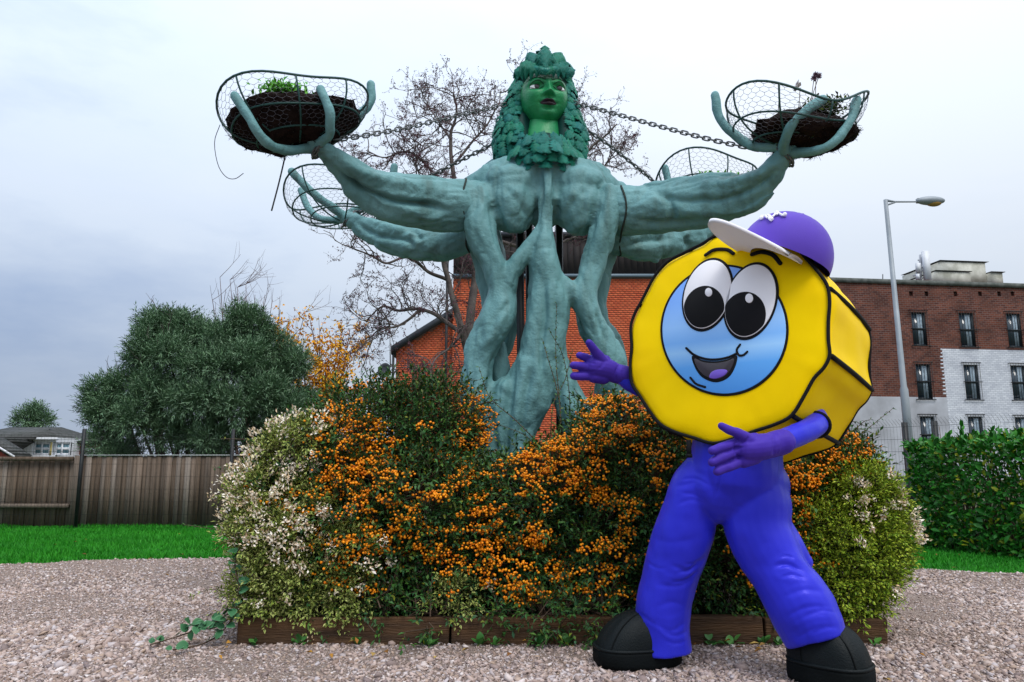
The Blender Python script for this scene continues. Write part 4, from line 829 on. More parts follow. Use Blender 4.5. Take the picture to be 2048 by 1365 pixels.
limbs = [([(950, 1010), (942, 800), (936, 700), (940, 620), (948, 540), (938, 470), (918, 400), (906, 330), (902, 270), (912, 220), (905, 185)], 15, 1.6, 18),
    ([(938, 720), (918, 640), (902, 590), (888, 520), (884, 470), (872, 400), (860, 345)], 10, 2, 12), ([(936, 700), (922, 668), (882, 640), (842, 618), (803, 622), (765, 612), (730, 640)], 7, 1.8, 16), ([(895, 560), (860, 545), (815, 515), (770, 525), (730, 508), (700, 500)], 5, 1.2, 14),
    ([(948, 540), (985, 480), (1025, 420), (1080, 370), (1140, 330), (1195, 285), (1235, 245)], 8, 1.5, 12), ([(918, 400), (870, 350), (820, 305), (775, 315), (735, 300)], 4, 1.2, 14), ([(906, 330), (950, 280), (985, 235), (1003, 180)], 4, 1.2, 14),
    ([(1140, 330), (1170, 330), (1205, 335), (1230, 300)], 3, 1.2, 12), ([(902, 280), (875, 240), (855, 205)], 3, 1, 12), ([(945, 560), (990, 530), (1020, 490), (1040, 470)], 5, 1.5, 8), ([(985, 480), (1080, 500), (1130, 480), (1160, 470)], 5, 1.5, 10),
    ([(940, 640), (905, 690), (870, 720), (860, 780)], 4, 1, 14), ([(938, 700), (965, 680), (1000, 700), (1010, 740)], 4, 1, 6), ([(842, 618), (800, 650), (760, 660), (725, 690)], 4, 1.2, 12), ([(872, 400), (840, 370), (830, 320), (850, 280)], 3, 1, 12), ([(884, 470), (850, 440), (800, 430), (760, 400)], 3, 1, 8), ([(1100, 355), (1150, 280), (1175, 240)], 3, 1, 8)]
for i, (Lm, r0, r1, nk) in enumerate(limbs):
    yo = RNG.uniform(-1.2, 1.2) if i else 0; n = len(Lm); A = cr(np.array([(x, y, TY + yo * j / (n - 1)) for j, (x, y) in enumerate(Lm)]), 7 * n); P = np.array([at(*a) for a in A]); P += np.stack([vnoise(P, .35, 40 + q) for q in range(3)], 1) * .05 * (np.linspace(0, 1, len(P)) ** .5)[:, None]
    s_ = pxs(*A[0]); sk.limb(P, r0 * .8 * s_, r1 * .8 * s_, 9 if i < 2 else 6)
    for q in range(nk):
        j = int(len(P) * RNG.uniform(.32 if i < 2 else .2, 1)) ; j = min(j, len(P) - 2); d = nrm(nrm(P[j + 1] - P[j]) * .5 + rand_dir(1)[0] * .9 + [0, -.1, .15])
        sk.grow(P[j], d, RNG.uniform(.5, .95), .012, .34, 2, .10, 4, .55, .1)
V, F = sk.mb.arrays(); V = V  # one grown body of wood
link(mesh_from('branches', V, F, True), 'branches', M['bark'], bt)
g = MB(); g.add(*sk.tip_leaves(28000, .038, .017)); tag(g.obj('withered_leaves', M['purple_leaf'], bt), kind='stuff')

M['olive'] = mat('grey_green_leaf', (0.095, 0.175, 0.095), .6, .15, island=[(0.14, 0.235, 0.13), (0.065, 0.13, 0.07), (0.22, 0.32, 0.21), (0.10, 0.19, 0.085), (0.12, 0.21, 0.13)])
ot = thing('evergreen_tree', 'broad grey-green evergreen tree rising behind the timber fence at left', 'tree'); OY = 16.0
CLO = [(300, 655, OY, 20, 26, .4), (325, 645, OY + .2, 20, 22, .35), (368, 648, OY + .1, 26, 22, .4), (405, 672, OY, 24, 20, .4), (474, 640, OY, 24, 24, .35), (500, 648, OY - .1, 18, 20, .3), (440, 680, OY - .2, 30, 26, .5), (280, 700, OY - .1, 32, 34, .5), (335, 700, OY - .4, 40, 36, .6), (395, 720, OY - .6, 46, 40, .7), (520, 690, OY, 36, 32, .5), (470, 720, OY - .6, 42, 40, .6),
    (238, 765, OY, 28, 30, .45), (190, 785, OY, 18, 24, .3), (205, 830, OY - .2, 34, 34, .5), (265, 810, OY - .5, 36, 34, .6), (300, 760, OY - .5, 38, 32, .6), (365, 790, OY - .8, 48, 38, .7), (330, 850, OY - .5, 52, 36, .7), (220, 885, OY - .1, 44, 30, .6), (430, 800, OY - .8, 46, 40, .7), (420, 870, OY - .5, 60, 36, .7), (500, 780, OY - .6, 48, 44, .7), (550, 740, OY - .1, 40, 36, .5), (580, 715, OY, 22, 24, .3), (560, 810, OY - .4, 48, 44, .6), (520, 860, OY - .4, 56, 42, .6), (600, 800, OY, 26, 40, .4)]
subc = []
for q_ in CLO:
    for _ in range(6):
        an_ = RNG.uniform(0, 6.28); k_ = RNG.uniform(.1, .75); subc.append((q_[0] + 8 + q_[3] * k_ * math.cos(an_), q_[1] + 12 + q_[4] * k_ * math.sin(an_), q_[2] + RNG.uniform(-.8, .5) * q_[5], RNG.uniform(13, 24), RNG.uniform(11, 20), RNG.uniform(.14, .28)))
P, D = clump_points(subc, 16000, .35); P += rand_dir(len(P)) * RNG.exponential(.035, len(P))[:, None]; a, (s0, s1) = sprigs(P, D, 10, .26, .10, .021, .75, .45, .2); leaves_obj([a], 'crown', M['olive'], ot)
sk = Skel(); base = at(390, 1030, OY); base[2] = -.02
for c in CLO:
    e_ = at(c[0], c[1], c[2]); b0 = base + [RNG.normal() * .25 + (e_[0] - base[0]) * .25, RNG.normal() * .15, 0]; A = cr(np.array([b0, b0 * .6 + e_ * .4 + RNG.normal(size=3) * .15 + [0, 0, .1], e_]), 12); sk.limb(A, .07, .015, 7)
    for q in range(10): j = RNG.integers(5, 12); sk.grow(A[j], rand_dir(1)[0] + [0, 0, .4], .6, .014, .25, 1, .1, 3)
link(mesh_from('trunk', *sk.mb.arrays(), True), 'trunk', M['bark'], ot)
M['thin_bark'] = mat('reddish_twigs', (0.13, 0.075, 0.065), .85, .2, (0.09, 0.06, 0.06), 6)
M['autumn'] = mat('autumn_leaf', (0.70, 0.28, 0.015), .8, .1, island=[(0.80, 0.40, 0.02), (0.50, 0.16, 0.015), (0.75, 0.50, 0.04), (0.66, 0.26, 0.02)])
at_ = thing('autumn_tree', 'slender tree with sparse orange autumn leaves right of the evergreen', 'tree'); sk = Skel()
AY = 19.0; b0 = at(640, 1000, AY); b0[2] = 0
for tx, ty in ((560, 660), (600, 690), (640, 660), (680, 680), (705, 690), (650, 720), (690, 720), (620, 640), (540, 640), (585, 740), (670, 760), (700, 660)):
    e_ = at(tx, ty, AY + RNG.uniform(-.8, .8)); A = cr(np.array([b0 + RNG.normal(size=3) * [.1, .1, 0], b0 * .55 + e_ * .45 + [0, 0, .5] + RNG.normal(size=3) * .1, e_]), 14); sk.limb(A, .05, .008, 6)
    for q in range(9): j = RNG.integers(5, 13); sk.grow(A[j], nrm(e_ - A[j] + 1e-6) + rand_dir(1)[0] * .7, .7, .010, .14, 1, .03, 3)
link(mesh_from('branches', *sk.mb.arrays(), True), 'branches', M['thin_bark'], at_); g = MB(); g.add(*sk.tip_leaves(4600, .10, .05)); tag(g.obj('leaves', M['autumn'], at_), kind='stuff')
tw = thing('bare_tree', 'leafless tree of fine upright twigs showing above the evergreen crown', 'tree'); sk = Skel(); WY = 21.0; b0 = at(490, 1000, WY); b0[2] = 0
for tx, ty in ((440, 555), (460, 560), (475, 575), (492, 568), (510, 590), (530, 590), (545, 600), (425, 600), (560, 620), (480, 610), (610, 625)):
    e_ = at(tx, ty, WY + RNG.uniform(-.5, .5)); A = cr(np.array([b0, b0 * .5 + e_ * .5 + RNG.normal(size=3) * .1, e_]), 12); sk.limb(A, .045, .007, 5)
    for q in range(8): j = RNG.integers(6, 12); sk.grow(A[j], nrm(e_ - A[j] + 1e-6) + rand_dir(1)[0] * .3, .9, .009, .05, 1, .1, 2)
link(mesh_from('branches', *sk.mb.arrays(), True), 'branches', M['thin_bark'], tw)
ft = thing('small_tree', 'small wispy grey-green tree behind the far houses', 'tree'); FYY = 44.0; CLF = [(62, 838, FYY, 24, 16, .7), (45, 850, FYY, 14, 10, .4), (85, 845, FYY, 16, 12, .5), (70, 822, FYY, 12, 8, .4)]
P, D = clump_points(CLF, 900, .5); a, _ = sprigs(P, D, 6, .5, .2, .05, .6, .4); leaves_obj([a], 'crown', M['olive'], ft)
w = MB(); b0 = at(62, 960, FYY); b0[2] = 0
for c in CLF: w.tube([b0, at(c[0], c[1], FYY)], [.1, .03], 5)
w.obj('trunk', M['bark'], ft)

# ================================================================== THE SCULPTURE
M['clay'] = mat('painted_plaster', (0.150, 0.320, 0.335), .55, .2, (0.105, 0.240, 0.248), 2.4, .45, 22, detail=10)
N, L, b = nodes_of(M['clay'])                                   # grime that gathers in patches, plus fine trowel relief
bp0 = [n for n in N if n.type == 'BUMP'][0]; tc = N.new('ShaderNodeTexCoord'); n2 = N.new('ShaderNodeTexNoise'); n2.inputs['Scale'].default_value = 60; n2.inputs['Detail'].default_value = 3; L.new(tc.outputs['Object'], n2.inputs['Vector'])
bp2 = N.new('ShaderNodeBump'); bp2.inputs['Strength'].default_value = .35; bp2.inputs['Distance'].default_value = .01; L.new(n2.outputs[0], bp2.inputs['Height']); L.new(bp0.outputs[0], bp2.inputs['Normal']); L.new(bp2.outputs[0], b.inputs['Normal'])
n3 = N.new('ShaderNodeTexNoise'); n3.inputs['Scale'].default_value = 1.0; n3.inputs['Detail'].default_value = 7; mp3 = N.new('ShaderNodeMapping'); mp3.inputs['Scale'].default_value = (9, 9, 1.1); L.new(tc.outputs['Object'], mp3.inputs['Vector']); L.new(mp3.outputs[0], n3.inputs['Vector'])   # rain streaks and thin algae
r3 = N.new('ShaderNodeMapRange'); r3.inputs[1].default_value = .52; r3.inputs[2].default_value = .74; r3.inputs[3].default_value = 0; r3.inputs[4].default_value = .62; L.new(n3.outputs[0], r3.inputs[0])
lk = b.inputs['Base Color'].links[0].from_socket; x3 = N.new('ShaderNodeMix'); x3.data_type = 'RGBA'; x3.inputs[7].default_value = (0.045, 0.085, 0.070, 1); L.new(r3.outputs[0], x3.inputs[0]); L.new(lk, x3.inputs[6]); L.new(x3.outputs[2], b.inputs['Base Color'])
M['clay_dark'] = mat('seam_filler', (0.03, 0.04, 0.035), .9, .2)
M['face_green'] = mat('glossy_green_paint', (0.017, 0.26, 0.088), .38, .3, (0.010, 0.19, 0.065), 5, .25, 60)
M['leaf_teal'] = mat('teal_painted_leaf', (0.004, 0.175, 0.14), .42, .3, (0.002, 0.095, 0.065), 9, .5, 45, island=[(0.004, 0.22, 0.11), (0.002, 0.14, 0.14), (0.008, 0.28, 0.15), (0.003, 0.17, 0.18)], obj_rand=True)
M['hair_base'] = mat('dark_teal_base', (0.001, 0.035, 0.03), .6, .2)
M['lip'] = mat('plum_lip_paint', (0.035, 0.022, 0.030), .4, .3); M['eye_white'] = mat('eye_white', (0.75, 0.78, 0.78), .3, .5); M['iris'] = mat('dark_iris', (0.015, 0.010, 0.010), .2, .6); M['brow'] = mat('dark_green_brow', (0.004, 0.05, 0.025), .6, .3)
statue = thing('sculpture', 'huge blue-green tree-woman sculpture with leafy hair and four outstretched arms', 'sculpture')
SY = 6.0
B_ = MB()
for P in ([(938, 408, 6.30, 44), (1000, 375, 6.22, 54), (1088, 360, 6.2, 58), (1172, 376, 6.22, 54), (1236, 420, 6.30, 44)], [(1088, 395, 6.2, 62), (1088, 362, 6.2, 56), (1088, 345, 6.2, 46)], [(1000, 380, 6.45, 60), (1088, 370, 6.45, 66), (1175, 380, 6.45, 60)],
    [(1092, 342, 6.0, 18), (1094, 390, 5.94, 19), (1092, 430, 5.95, 16), (1090, 470, 5.94, 20), (1089, 523, 5.95, 29), (1096, 570, 5.97, 37), (1099, 610, 5.97, 42), (1086, 690, 5.97, 45), (1062, 770, 6.0, 52), (1035, 840, 6.0, 48), (1018, 900, 6.0, 42), (1012, 1000, 6.0, 44), (1012, 1250, 6.0, 55)],
    [(1086, 452, 5.95, 13), (1062, 490, 5.94, 14), (1036, 525, 5.94, 17), (1018, 555, 5.96, 22), (1004, 595, 5.98, 29)],
    [(958, 395, 6.02, 32), (960, 430, 5.98, 33), (966, 480, 5.96, 30), (986, 530, 5.97, 25), (1004, 585, 5.98, 29), (997, 635, 5.98, 37), (968, 685, 5.98, 33), (954, 745, 6.0, 31), (960, 800, 6.0, 37), (985, 855, 6.0, 36), (1000, 920, 6.0, 34), (1000, 1250, 6.0, 45)],
    [(1216, 395, 6.02, 30), (1214, 430, 5.97, 28), (1202, 480, 5.96, 26), (1182, 540, 5.98, 25), (1169, 590, 5.98, 27), (1180, 630, 5.98, 27), (1202, 680, 6.0, 27), (1220, 735, 6.04, 32), (1232, 800, 6.1, 32), (1232, 920, 6.1, 34), (1232, 1250, 6.1, 40)],
    [(1106, 560, 5.97, 26), (1138, 582, 5.97, 22), (1172, 605, 5.98, 24)], [(1108, 640, 6.02, 28), (1112, 720, 6.05, 26), (1135, 790, 6.05, 32), (1165, 850, 6.05, 42), (1185, 930, 6.05, 42), (1190, 1250, 6.05, 50)],
    [(1020, 790, 6.0, 40), (1000, 860, 6.0, 40), (1005, 940, 6.0, 40)], [(985, 700, 6.25, 30), (1000, 820, 6.3, 45), (1010, 950, 6.3, 50), (1010, 1240, 6.3, 55)],
    [(958, 440, 6.62, 36), (985, 540, 6.66, 34), (1000, 640, 6.7, 40), (965, 760, 6.7, 38), (990, 900, 6.7, 40), (1000, 1200, 6.7, 45)], [(1222, 440, 6.62, 34), (1190, 550, 6.66, 32), (1185, 640, 6.7, 34), (1225, 760, 6.7, 34), (1225, 1200, 6.7, 40)]):
    B_.add(*ptube(P, k=18))
for x, y, Y, rx, ry, rd in ((1022, 410, 6.10, 52, 60, .25), (1156, 412, 6.10, 54, 60, .25), (1020, 372, 6.12, 58, 40, .25), (1160, 374, 6.12, 58, 40, .25)):
    s = pxs(x, y, Y); B_.ell(at(x, y, Y), (rx * s, rd, ry * s))
me = blob(B_, .013, 6)
folds(me, [([(1077, 335), (1080, 400), (1068, 445)], .035, 5), ([(1112, 335), (1110, 400), (1116, 440)], .035, 5), ([(978, 400), (1000, 440), (1012, 475)], .03, 9), ([(1205, 400), (1185, 440), (1172, 475)], .03, 9),
    ([(1085, 545), (1090, 620), (1083, 700), (1090, 780)], .035, 7), ([(1112, 600), (1118, 660)], .02, 6), ([(1035, 700), (1020, 790), (1012, 880), (1015, 960)], .05, 8), ([(1062, 730), (1048, 810), (1040, 900)], .045, 8), ([(985, 740), (975, 800), (990, 880), (995, 960)], .045, 8), ([(948, 740), (940, 800), (962, 880)], .03, 7),
    ([(1140, 760), (1165, 830), (1185, 920)], .03, 9), ([(1010, 620), (990, 660), (960, 700)], -.025, 10), ([(1020, 600), (985, 650)], .02, 6), ([(1190, 620), (1215, 690)], .02, 6), ([(970, 430), (990, 500), (1010, 560)], -.02, 8), ([(1075, 560), (1060, 640), (1050, 700)], -.02, 8), ([(960, 370), (1010, 350), (1060, 345)], .012, 7), ([(1000, 368), (1035, 400), (1062, 445)], .018, 8), ([(1188, 368), (1150, 400), (1122, 445)], .018, 8), ([(995, 425), (1030, 452), (1060, 462)], -.02, 9), ([(1190, 425), (1150, 455), (1125, 465)], -.02, 9), ([(1010, 390), (1050, 380)], -.015, 10), ([(1130, 385), (1170, 395)], -.015, 10)],
    [(.016, .15, 1), (.010, .075, 2), (.0065, .035, 3)], (1, 1, .45), ((.008, .24, .09, 31), (.006, .13, .10, 32)))
link(me, 'body', M['clay'], statue)
# inner steel posts glimpsed through the gaps
for x, Y in ((1040, 6.42), (1118, 6.45), (1058, 6.5)):
    w = MB(); w.tube([at(x, 430, Y), at(x + 4, 1150, Y)], .035, 8); w.obj('steel_post', M['iron'], statue, True)
def arm(paths, fold, fingers, seam=None):
    A = MB()
    for P in paths: A.add(*ptube(P, k=20))
    m = blob(A, .013, 4); folds(m, [(C_, D_ * 1.35, W_) for C_, D_, W_ in fold], [(.016, .15, 7), (.009, .07, 8), (.006, .03, 9)], (.45, .6, 1), ((.011, .20, .09, 33), (.007, .11, .10, 34))); o = link(m, 'arm', M['clay'], statue)
    for P in fingers:
        P = np.asarray(P, float); V, F, T = ptube(P, n=26, k=12); f = mesh_from('finger', V, [F, T], True); V, N = get_vn(f); set_v(f, V + N * (vnoise(V, .06, 4) * .006)[:, None]); link(f, 'finger', M['clay'], o)
    if seam is not None:
        c, r, t = seam; w = MB(); a = np.linspace(0, 2 * math.pi, 33); s = pxs(*c); w.tube(np.array([at(*c) + [.012 * math.sin(3 * x + c[0]), math.cos(x) * (r * s - .004), math.sin(x) * (r * s - .004)] for x in a]), .0085, 6, False); w.obj('seam', M['clay_dark'], o, True)
    return o
AFL = [(945, 412, 6.10, 52), (875, 409, 5.98, 53), (825, 402, 5.88, 53), (770, 390, 5.72, 47), (720, 362, 5.55, 37), (682, 328, 5.38, 28), (652, 303, 5.27, 20), (628, 288, 5.2, 17)]
arm([AFL, [(920, 440, 6.05, 26), (830, 432, 5.92, 26), (770, 410, 5.75, 30)]], [([(660, 330), (700, 366), (787, 402), (850, 408), (890, 415)], .05, 6), ([(668, 310), (720, 345), (780, 362), (850, 378)], -.03, 10), ([(650, 325), (690, 380), (740, 420), (800, 440)], -.025, 10), ([(640, 310), (668, 350), (690, 385)], .03, 6), ([(800, 415), (850, 432), (905, 436)], -.02, 8), ([(700, 355), (730, 390), (760, 410)], .025, 6)],
    [[(634, 296, 5.22, 13), (611, 298, 5.18, 10), (576, 302, 5.04, 9.5), (541, 291, 4.90, 9.5), (516, 266, 4.80, 9.5), (498, 235, 4.76, 9), (469, 192, 4.78, 9)], [(636, 290, 5.2, 12), (648, 280, 5.12, 10), (660, 268, 5.02, 9.5), (659, 228, 4.92, 9.5), (652, 203, 4.9, 9), (641, 180, 4.9, 9)], [(624, 288, 5.22, 12), (646, 257, 5.36, 11), (681, 249, 5.48, 9.5), (717, 231, 5.55, 9), (741, 203, 5.58, 9), (741, 170, 5.58, 8)]], ((931, 411, 6.07), 53, 0))
AFR = [(1232, 425, 6.10, 50), (1290, 424, 6.0, 49), (1345, 417, 5.9, 49), (1405, 408, 5.78, 48), (1470, 388, 5.6, 39), (1522, 362, 5.42, 29), (1556, 330, 5.29, 21), (1576, 302, 5.2, 17)]
arm([AFR, [(1300, 395, 6.0, 30), (1390, 380, 5.8, 30), (1460, 370, 5.62, 26)], [(1400, 440, 5.78, 22), (1480, 415, 5.6, 18), (1530, 392, 5.45, 12)]], [([(1560, 330), (1510, 375), (1440, 400), (1385, 395)], .03, 7), ([(1570, 320), (1520, 350), (1460, 365), (1400, 370)], -.025, 9), ([(1580, 335), (1540, 385), (1490, 415), (1420, 425), (1340, 420)], -.03, 9), ([(1330, 385), (1345, 430), (1330, 455)], .03, 8), ([(1300, 380), (1360, 400), (1420, 400)], .022, 8), ([(1270, 440), (1330, 450), (1400, 440)], .03, 7)],
    [[(1570, 302, 5.22, 13), (1557, 294, 5.22, 11), (1513, 295, 5.3, 9.5), (1486, 282, 5.36, 9.5), (1453, 255, 5.4, 9.5), (1436, 228, 5.42, 9), (1431, 191, 5.42, 8.5)], [(1572, 304, 5.18, 12), (1567, 296, 5.12, 10.5), (1574, 269, 5.0, 10), (1588, 245, 4.94, 9.5), (1618, 218, 4.92, 9.5), (1645, 200, 4.92, 9)], [(1574, 306, 5.2, 12), (1600, 306, 5.12, 10), (1630, 303, 5.02, 9.5), (1658, 292, 4.95, 9.5), (1681, 270, 4.93, 9.5), (1704, 235, 4.95, 9), (1713, 200, 4.98, 8.5)]], ((1242, 424, 6.07), 52, 0))
arm([[(945, 478, 6.5, 28), (895, 488, 6.58, 33), (845, 488, 6.66, 34), (795, 480, 6.75, 33), (745, 463, 6.85, 26), (712, 445, 6.93, 18), (690, 432, 7.0, 13)], [(845, 505, 6.66, 18), (860, 515, 6.66, 9)]], [([(705, 440), (750, 470), (810, 480), (830, 500)], .03, 6), ([(720, 435), (780, 455), (840, 470)], -.02, 7), ([(790, 470), (825, 462), (845, 485)], .02, 5)],
    [[(694, 436, 7.0, 11), (681, 427, 6.95, 9), (653, 407, 6.85, 8), (625, 386, 6.78, 8), (597, 358, 6.74, 8), (584, 344, 6.74, 7.5)], [(690, 436, 7.0, 10), (670, 441, 7.05, 7.5), (639, 437, 7.15, 7), (617, 417, 7.22, 7), (602, 382, 7.26, 7)], [(692, 432, 7.0, 10), (730, 415, 7.0, 8), (765, 395, 7.0, 7.5), (783, 365, 7.0, 7.5), (788, 334, 7.0, 7)]], ((936, 479, 6.5), 27, 0))
arm([[(1232, 486, 6.5, 30), (1290, 492, 6.6, 32), (1335, 486, 6.7, 31), (1385, 470, 6.82, 26), (1425, 445, 6.92, 20), (1448, 415, 7.0, 13)], [(1295, 510, 6.6, 12), (1312, 518, 6.62, 8)], [(1385, 490, 6.8, 16), (1400, 480, 6.8, 14)]], [([(1240, 500), (1290, 480), (1340, 480)], .025, 7), ([(1372, 470), (1378, 495)], .035, 5), ([(1280, 465), (1330, 468)], -.02, 6)],
    [[(1448, 415, 7.0, 10), (1400, 408, 6.98, 8), (1360, 395, 6.96, 8), (1338, 368, 6.95, 7.5), (1330, 336, 6.95, 7)], [(1450, 415, 7.0, 10), (1480, 395, 7.1, 8), (1500, 370, 7.15, 7)], [(1448, 412, 7.0, 10), (1440, 390, 6.85, 8), (1450, 360, 6.8, 7)]], ((1238, 486, 6.5), 27, 0))

# ---- head: a formed face, then eyes, lips, brows
HC = at(1087, 212, 6.23); HS = pxs(1087, 206, 6.25); ya_, pi_ = math.radians(9), math.radians(0)
hf = np.array([math.sin(ya_) * math.cos(pi_), -math.cos(ya_) * math.cos(pi_), math.sin(pi_)]); hr = nrm(np.cross(hf, [0, 0, 1.0])) * -1; hr = hr if hr[0] > 0 else -hr; hu = nrm(np.cross(hr, -hf)); hu = hu if hu[2] > 0 else -hu
def head(P): P = np.asarray(P, float); return HC + HS * (P[:, :1] * hr + P[:, 1:2] * hf + P[:, 2:3] * hu)
def G(x, z, cx, cz, sx, sz): return np.exp(-((x - cx) / sx) ** 2 - ((z - cz) / sz) ** 2)
def face_add(x, z):
    d = 0 * x
    nose_w = np.interp(z, [-8, 0, 10, 25], [7.5, 7.5, 4.5, 5.5]); amp = np.interp(z, [-9, -6, -3, 0, 6, 24, 34], [0, 4, 15, 17.5, 14, 4, 0]); d = d + amp * np.exp(-(x / nose_w) ** 2)
    for s in (-1, 1):
        d = d + 6 * G(x, z, 8 * s, -2, 4.5, 4) - 2.5 * G(x, z, 4.2 * s, -5.5, 2.4, 2) - 7.5 * G(x, z, 22 * s, 17, 13, 7) + 4 * G(x, z, 24 * s, 30, 17, 6) + 5 * G(x, z, 29 * s, 0, 14, 13) + 3 * G(x, z, 22 * s, 24, 13, 2.6) - 3 * G(x, z, 14 * s, -18, 5, 8) - 2.5 * G(x, z, 22 * s, 11, 12, 2.2)
    d = d + 6 * G(x, z, 0, -13, 13, 3.6) + 6 * G(x, z, 0, -21, 11, 4) - 4 * G(x, z, 0, -17, 14, 1.6) - 3.5 * G(x, z, 0, -27, 11, 3.5) + 8 * G(x, z, 0, -38, 13, 9) - 1.8 * G(x, z, 0, -9, 2.5, 3)
    return d
def face_base(x, z):
    a = 47 * np.interp(z, [-56, -44, -20, 10, 60], [.55, .72, .93, 1.0, .98]); b_ = 60.0
    q = np.clip(1 - (np.abs(x) / a) ** 2.4 - (np.abs(z - 6) / b_) ** 2.4, 0, 1); return 52 * q ** .45
def face_y(x, z): return face_base(x, z) + face_add(x, z)
nx, nz = 120, 150; gx = np.sin(np.linspace(-1, 1, nx) * math.pi / 2); gz = 6 + 60 * np.sin(np.linspace(-1, 1, nz) * math.pi / 2); X, Z = np.meshgrid(gx, gz)
A_ = 47 * np.interp(Z, [-56, -44, -20, 10, 60], [.55, .72, .93, 1.0, .98]) * np.clip(1 - (np.abs(Z - 6) / 60) ** 2.6, 0, 1) ** .4; X = X * A_
Yv = face_y(X, Z); V = head(np.c_[X.ravel(), Yv.ravel(), Z.ravel()]); Q = [[i * nx + j, i * nx + j + 1, (i + 1) * nx + j + 1, (i + 1) * nx + j] for i in range(nz - 1) for j in range(nx - 1)]
w = MB(); w.add(V, Q); Vb = head(np.c_[X.ravel(), -40 * np.clip(Yv.ravel() / 52, 0, 1), Z.ravel()]); w.add(Vb, np.array(Q)[:, ::-1])
hd = w.obj('head', M['face_green'], statue, True)
w = MB(); w.add(*ptube([(1088, 235, 6.28, 30), (1087, 262, 6.22, 33), (1086, 290, 6.2, 40), (1086, 330, 6.2, 52)], k=24)); w.obj('neck', M['face_green'], hd, True)
def strip(xs, lo, hi, off, name, m, par=hd, nz_=5):
    x = np.repeat(xs[:, None], nz_, 1); t = np.linspace(0, 1, nz_)[None]; z = lo[:, None] + (hi - lo)[:, None] * t; y = face_y(x, z) + off + (1.6 * np.sin(t * math.pi) if off > 0 else 0)
    w = MB(); n = len(xs); w.add(head(np.c_[x.ravel(), y.ravel(), z.ravel()]), [[i * nz_ + j, (i + 1) * nz_ + j, (i + 1) * nz_ + j + 1, i * nz_ + j + 1] for i in range(n - 1) for j in range(nz_ - 1)]); return w.obj(name, m, par, True)
xs = np.linspace(-16, 16, 25); e_ = np.clip(1 - (xs / 16) ** 2, 0, 1); strip(xs, -17.2 + .9 * np.cos(xs / 5) - .5, -17 + 5.2 * e_ ** .8 - 1.6 * np.exp(-(xs / 3) ** 2), .5, 'lip', M['lip']); strip(xs, -17.8 - 6.2 * e_ ** .7, -17.8 + 0 * xs, .5, 'lip', M['lip'])
for s in (-1, 1):
    c = head(np.array([[22 * s, face_y(np.array([22.0 * s]), np.array([16.0]))[0] - 6.0, 16]]))[0]; R = np.stack([hr, hf, hu], 1); w = MB(); w.ell((0, 0, 0), np.array([13, 9, 8.2]) * HS, None, 24, 16); V, F = w.arrays(); V = V @ R.T + c
    ey = link(mesh_from('eye', V, F, True), 'eye', M['eye_white'], hd); ic = c + HS * (hr * (1.0 + 0 * s) + hf * 7.9 + hu * 1.2); w = MB(); w.ell((0, 0, 0), np.array([5.8, 1.8, 5.8]) * HS, None, 20, 10); V, F = w.arrays(); link(mesh_from('iris', V @ R.T + ic, F, True), 'iris', M['iris'], ey)
    xs = np.linspace(9, 36, 18); t = (xs - 9) / 27; xs = xs * s; up = 17.5 + 7.2 * np.sin(t * math.pi) ** .8 + 1.5 * t; strip(xs, up, up + 1.6, 1.3, 'eyelid', M['brow']); lo = 16.5 - 6.2 * np.sin(t * math.pi) + 1.2 * t; strip(xs, lo - 1.0, lo + .2, 1.0, 'eyelid', M['brow'])
    xs = np.linspace(6, 42, 18); t = (xs - 6) / 36; xs = xs * s; bz = 29 + 6 * np.sin(t * 2.3) - 1 * t; strip(xs, bz - 1.6 * (1 - t) - .4, bz + 1.9 * (1 - t * .8), .4, 'eyebrow', M['brow'])
# ---- hair of leaves
Hb = MB()
for P in ([(1066, 148, 6.36, 20), (1045, 178, 6.34, 17), (1030, 225, 6.28, 21), (1020, 275, 6.24, 28), (1018, 306, 6.22, 26)], [(1110, 148, 6.36, 20), (1129, 180, 6.34, 15), (1136, 228, 6.28, 20), (1144, 275, 6.24, 26), (1146, 306, 6.22, 24)], [(1058, 146, 6.30, 22), (1088, 136, 6.28, 24), (1116, 146, 6.30, 22)], [(1088, 178, 6.5, 52), (1086, 250, 6.5, 70), (1084, 300, 6.45, 66)], [(1042, 240, 6.2, 16), (1038, 290, 6.14, 22)], [(1128, 240, 6.2, 14), (1132, 290, 6.14, 20)]): Hb.add(*ptube(P, k=18))
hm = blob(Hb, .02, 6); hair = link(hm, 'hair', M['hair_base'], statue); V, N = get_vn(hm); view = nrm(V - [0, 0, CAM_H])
OAK = [(0, .04), (.1, .10), (.2, .30), (.28, .17), (.38, .41), (.48, .23), (.6, .46), (.7, .25), (.82, .36), (.92, .15), (1, .03)]
def oak_mesh(seed):
    r = np.random.default_rng(seed); Vv = []; Ff = []; n = len(OAK)
    for i, (t, w_) in enumerate(OAK):
        w_ *= r.uniform(.85, 1.15); z = .10 * math.sin(t * 2.8)
        for q in (-1, -.5, 0, .5, 1): Vv.append([q * w_, t + .04 * abs(q) * (1 if i % 2 else -1), z - .16 * abs(q) ** 2 * w_ / .4 + (.05 if abs(q) == .5 else 0) + r.normal() * .012])
    for i in range(n - 1):
        for j in range(4): a = 5 * i + j; Ff.append([a, a + 1, a + 6, a + 5])
    me = mesh_from('leaf', Vv, [Ff], True); me.materials.append(M['leaf_teal']); return me
oaks = [oak_mesh(s) for s in range(5)]
cand = np.where((-(N * view).sum(1) > -.25))[0]; RNG.shuffle(cand); picked = []
qp = to_px(V)
for i in cand:
    if len(picked) >= 290: break
    if 1040 < qp[i][0] < 1132 and 112 < qp[i][1] < 330 and V[i][1] > 6.0: continue
    if all(np.linalg.norm(V[i] - V[j]) > .046 for j in picked): picked.append(i)
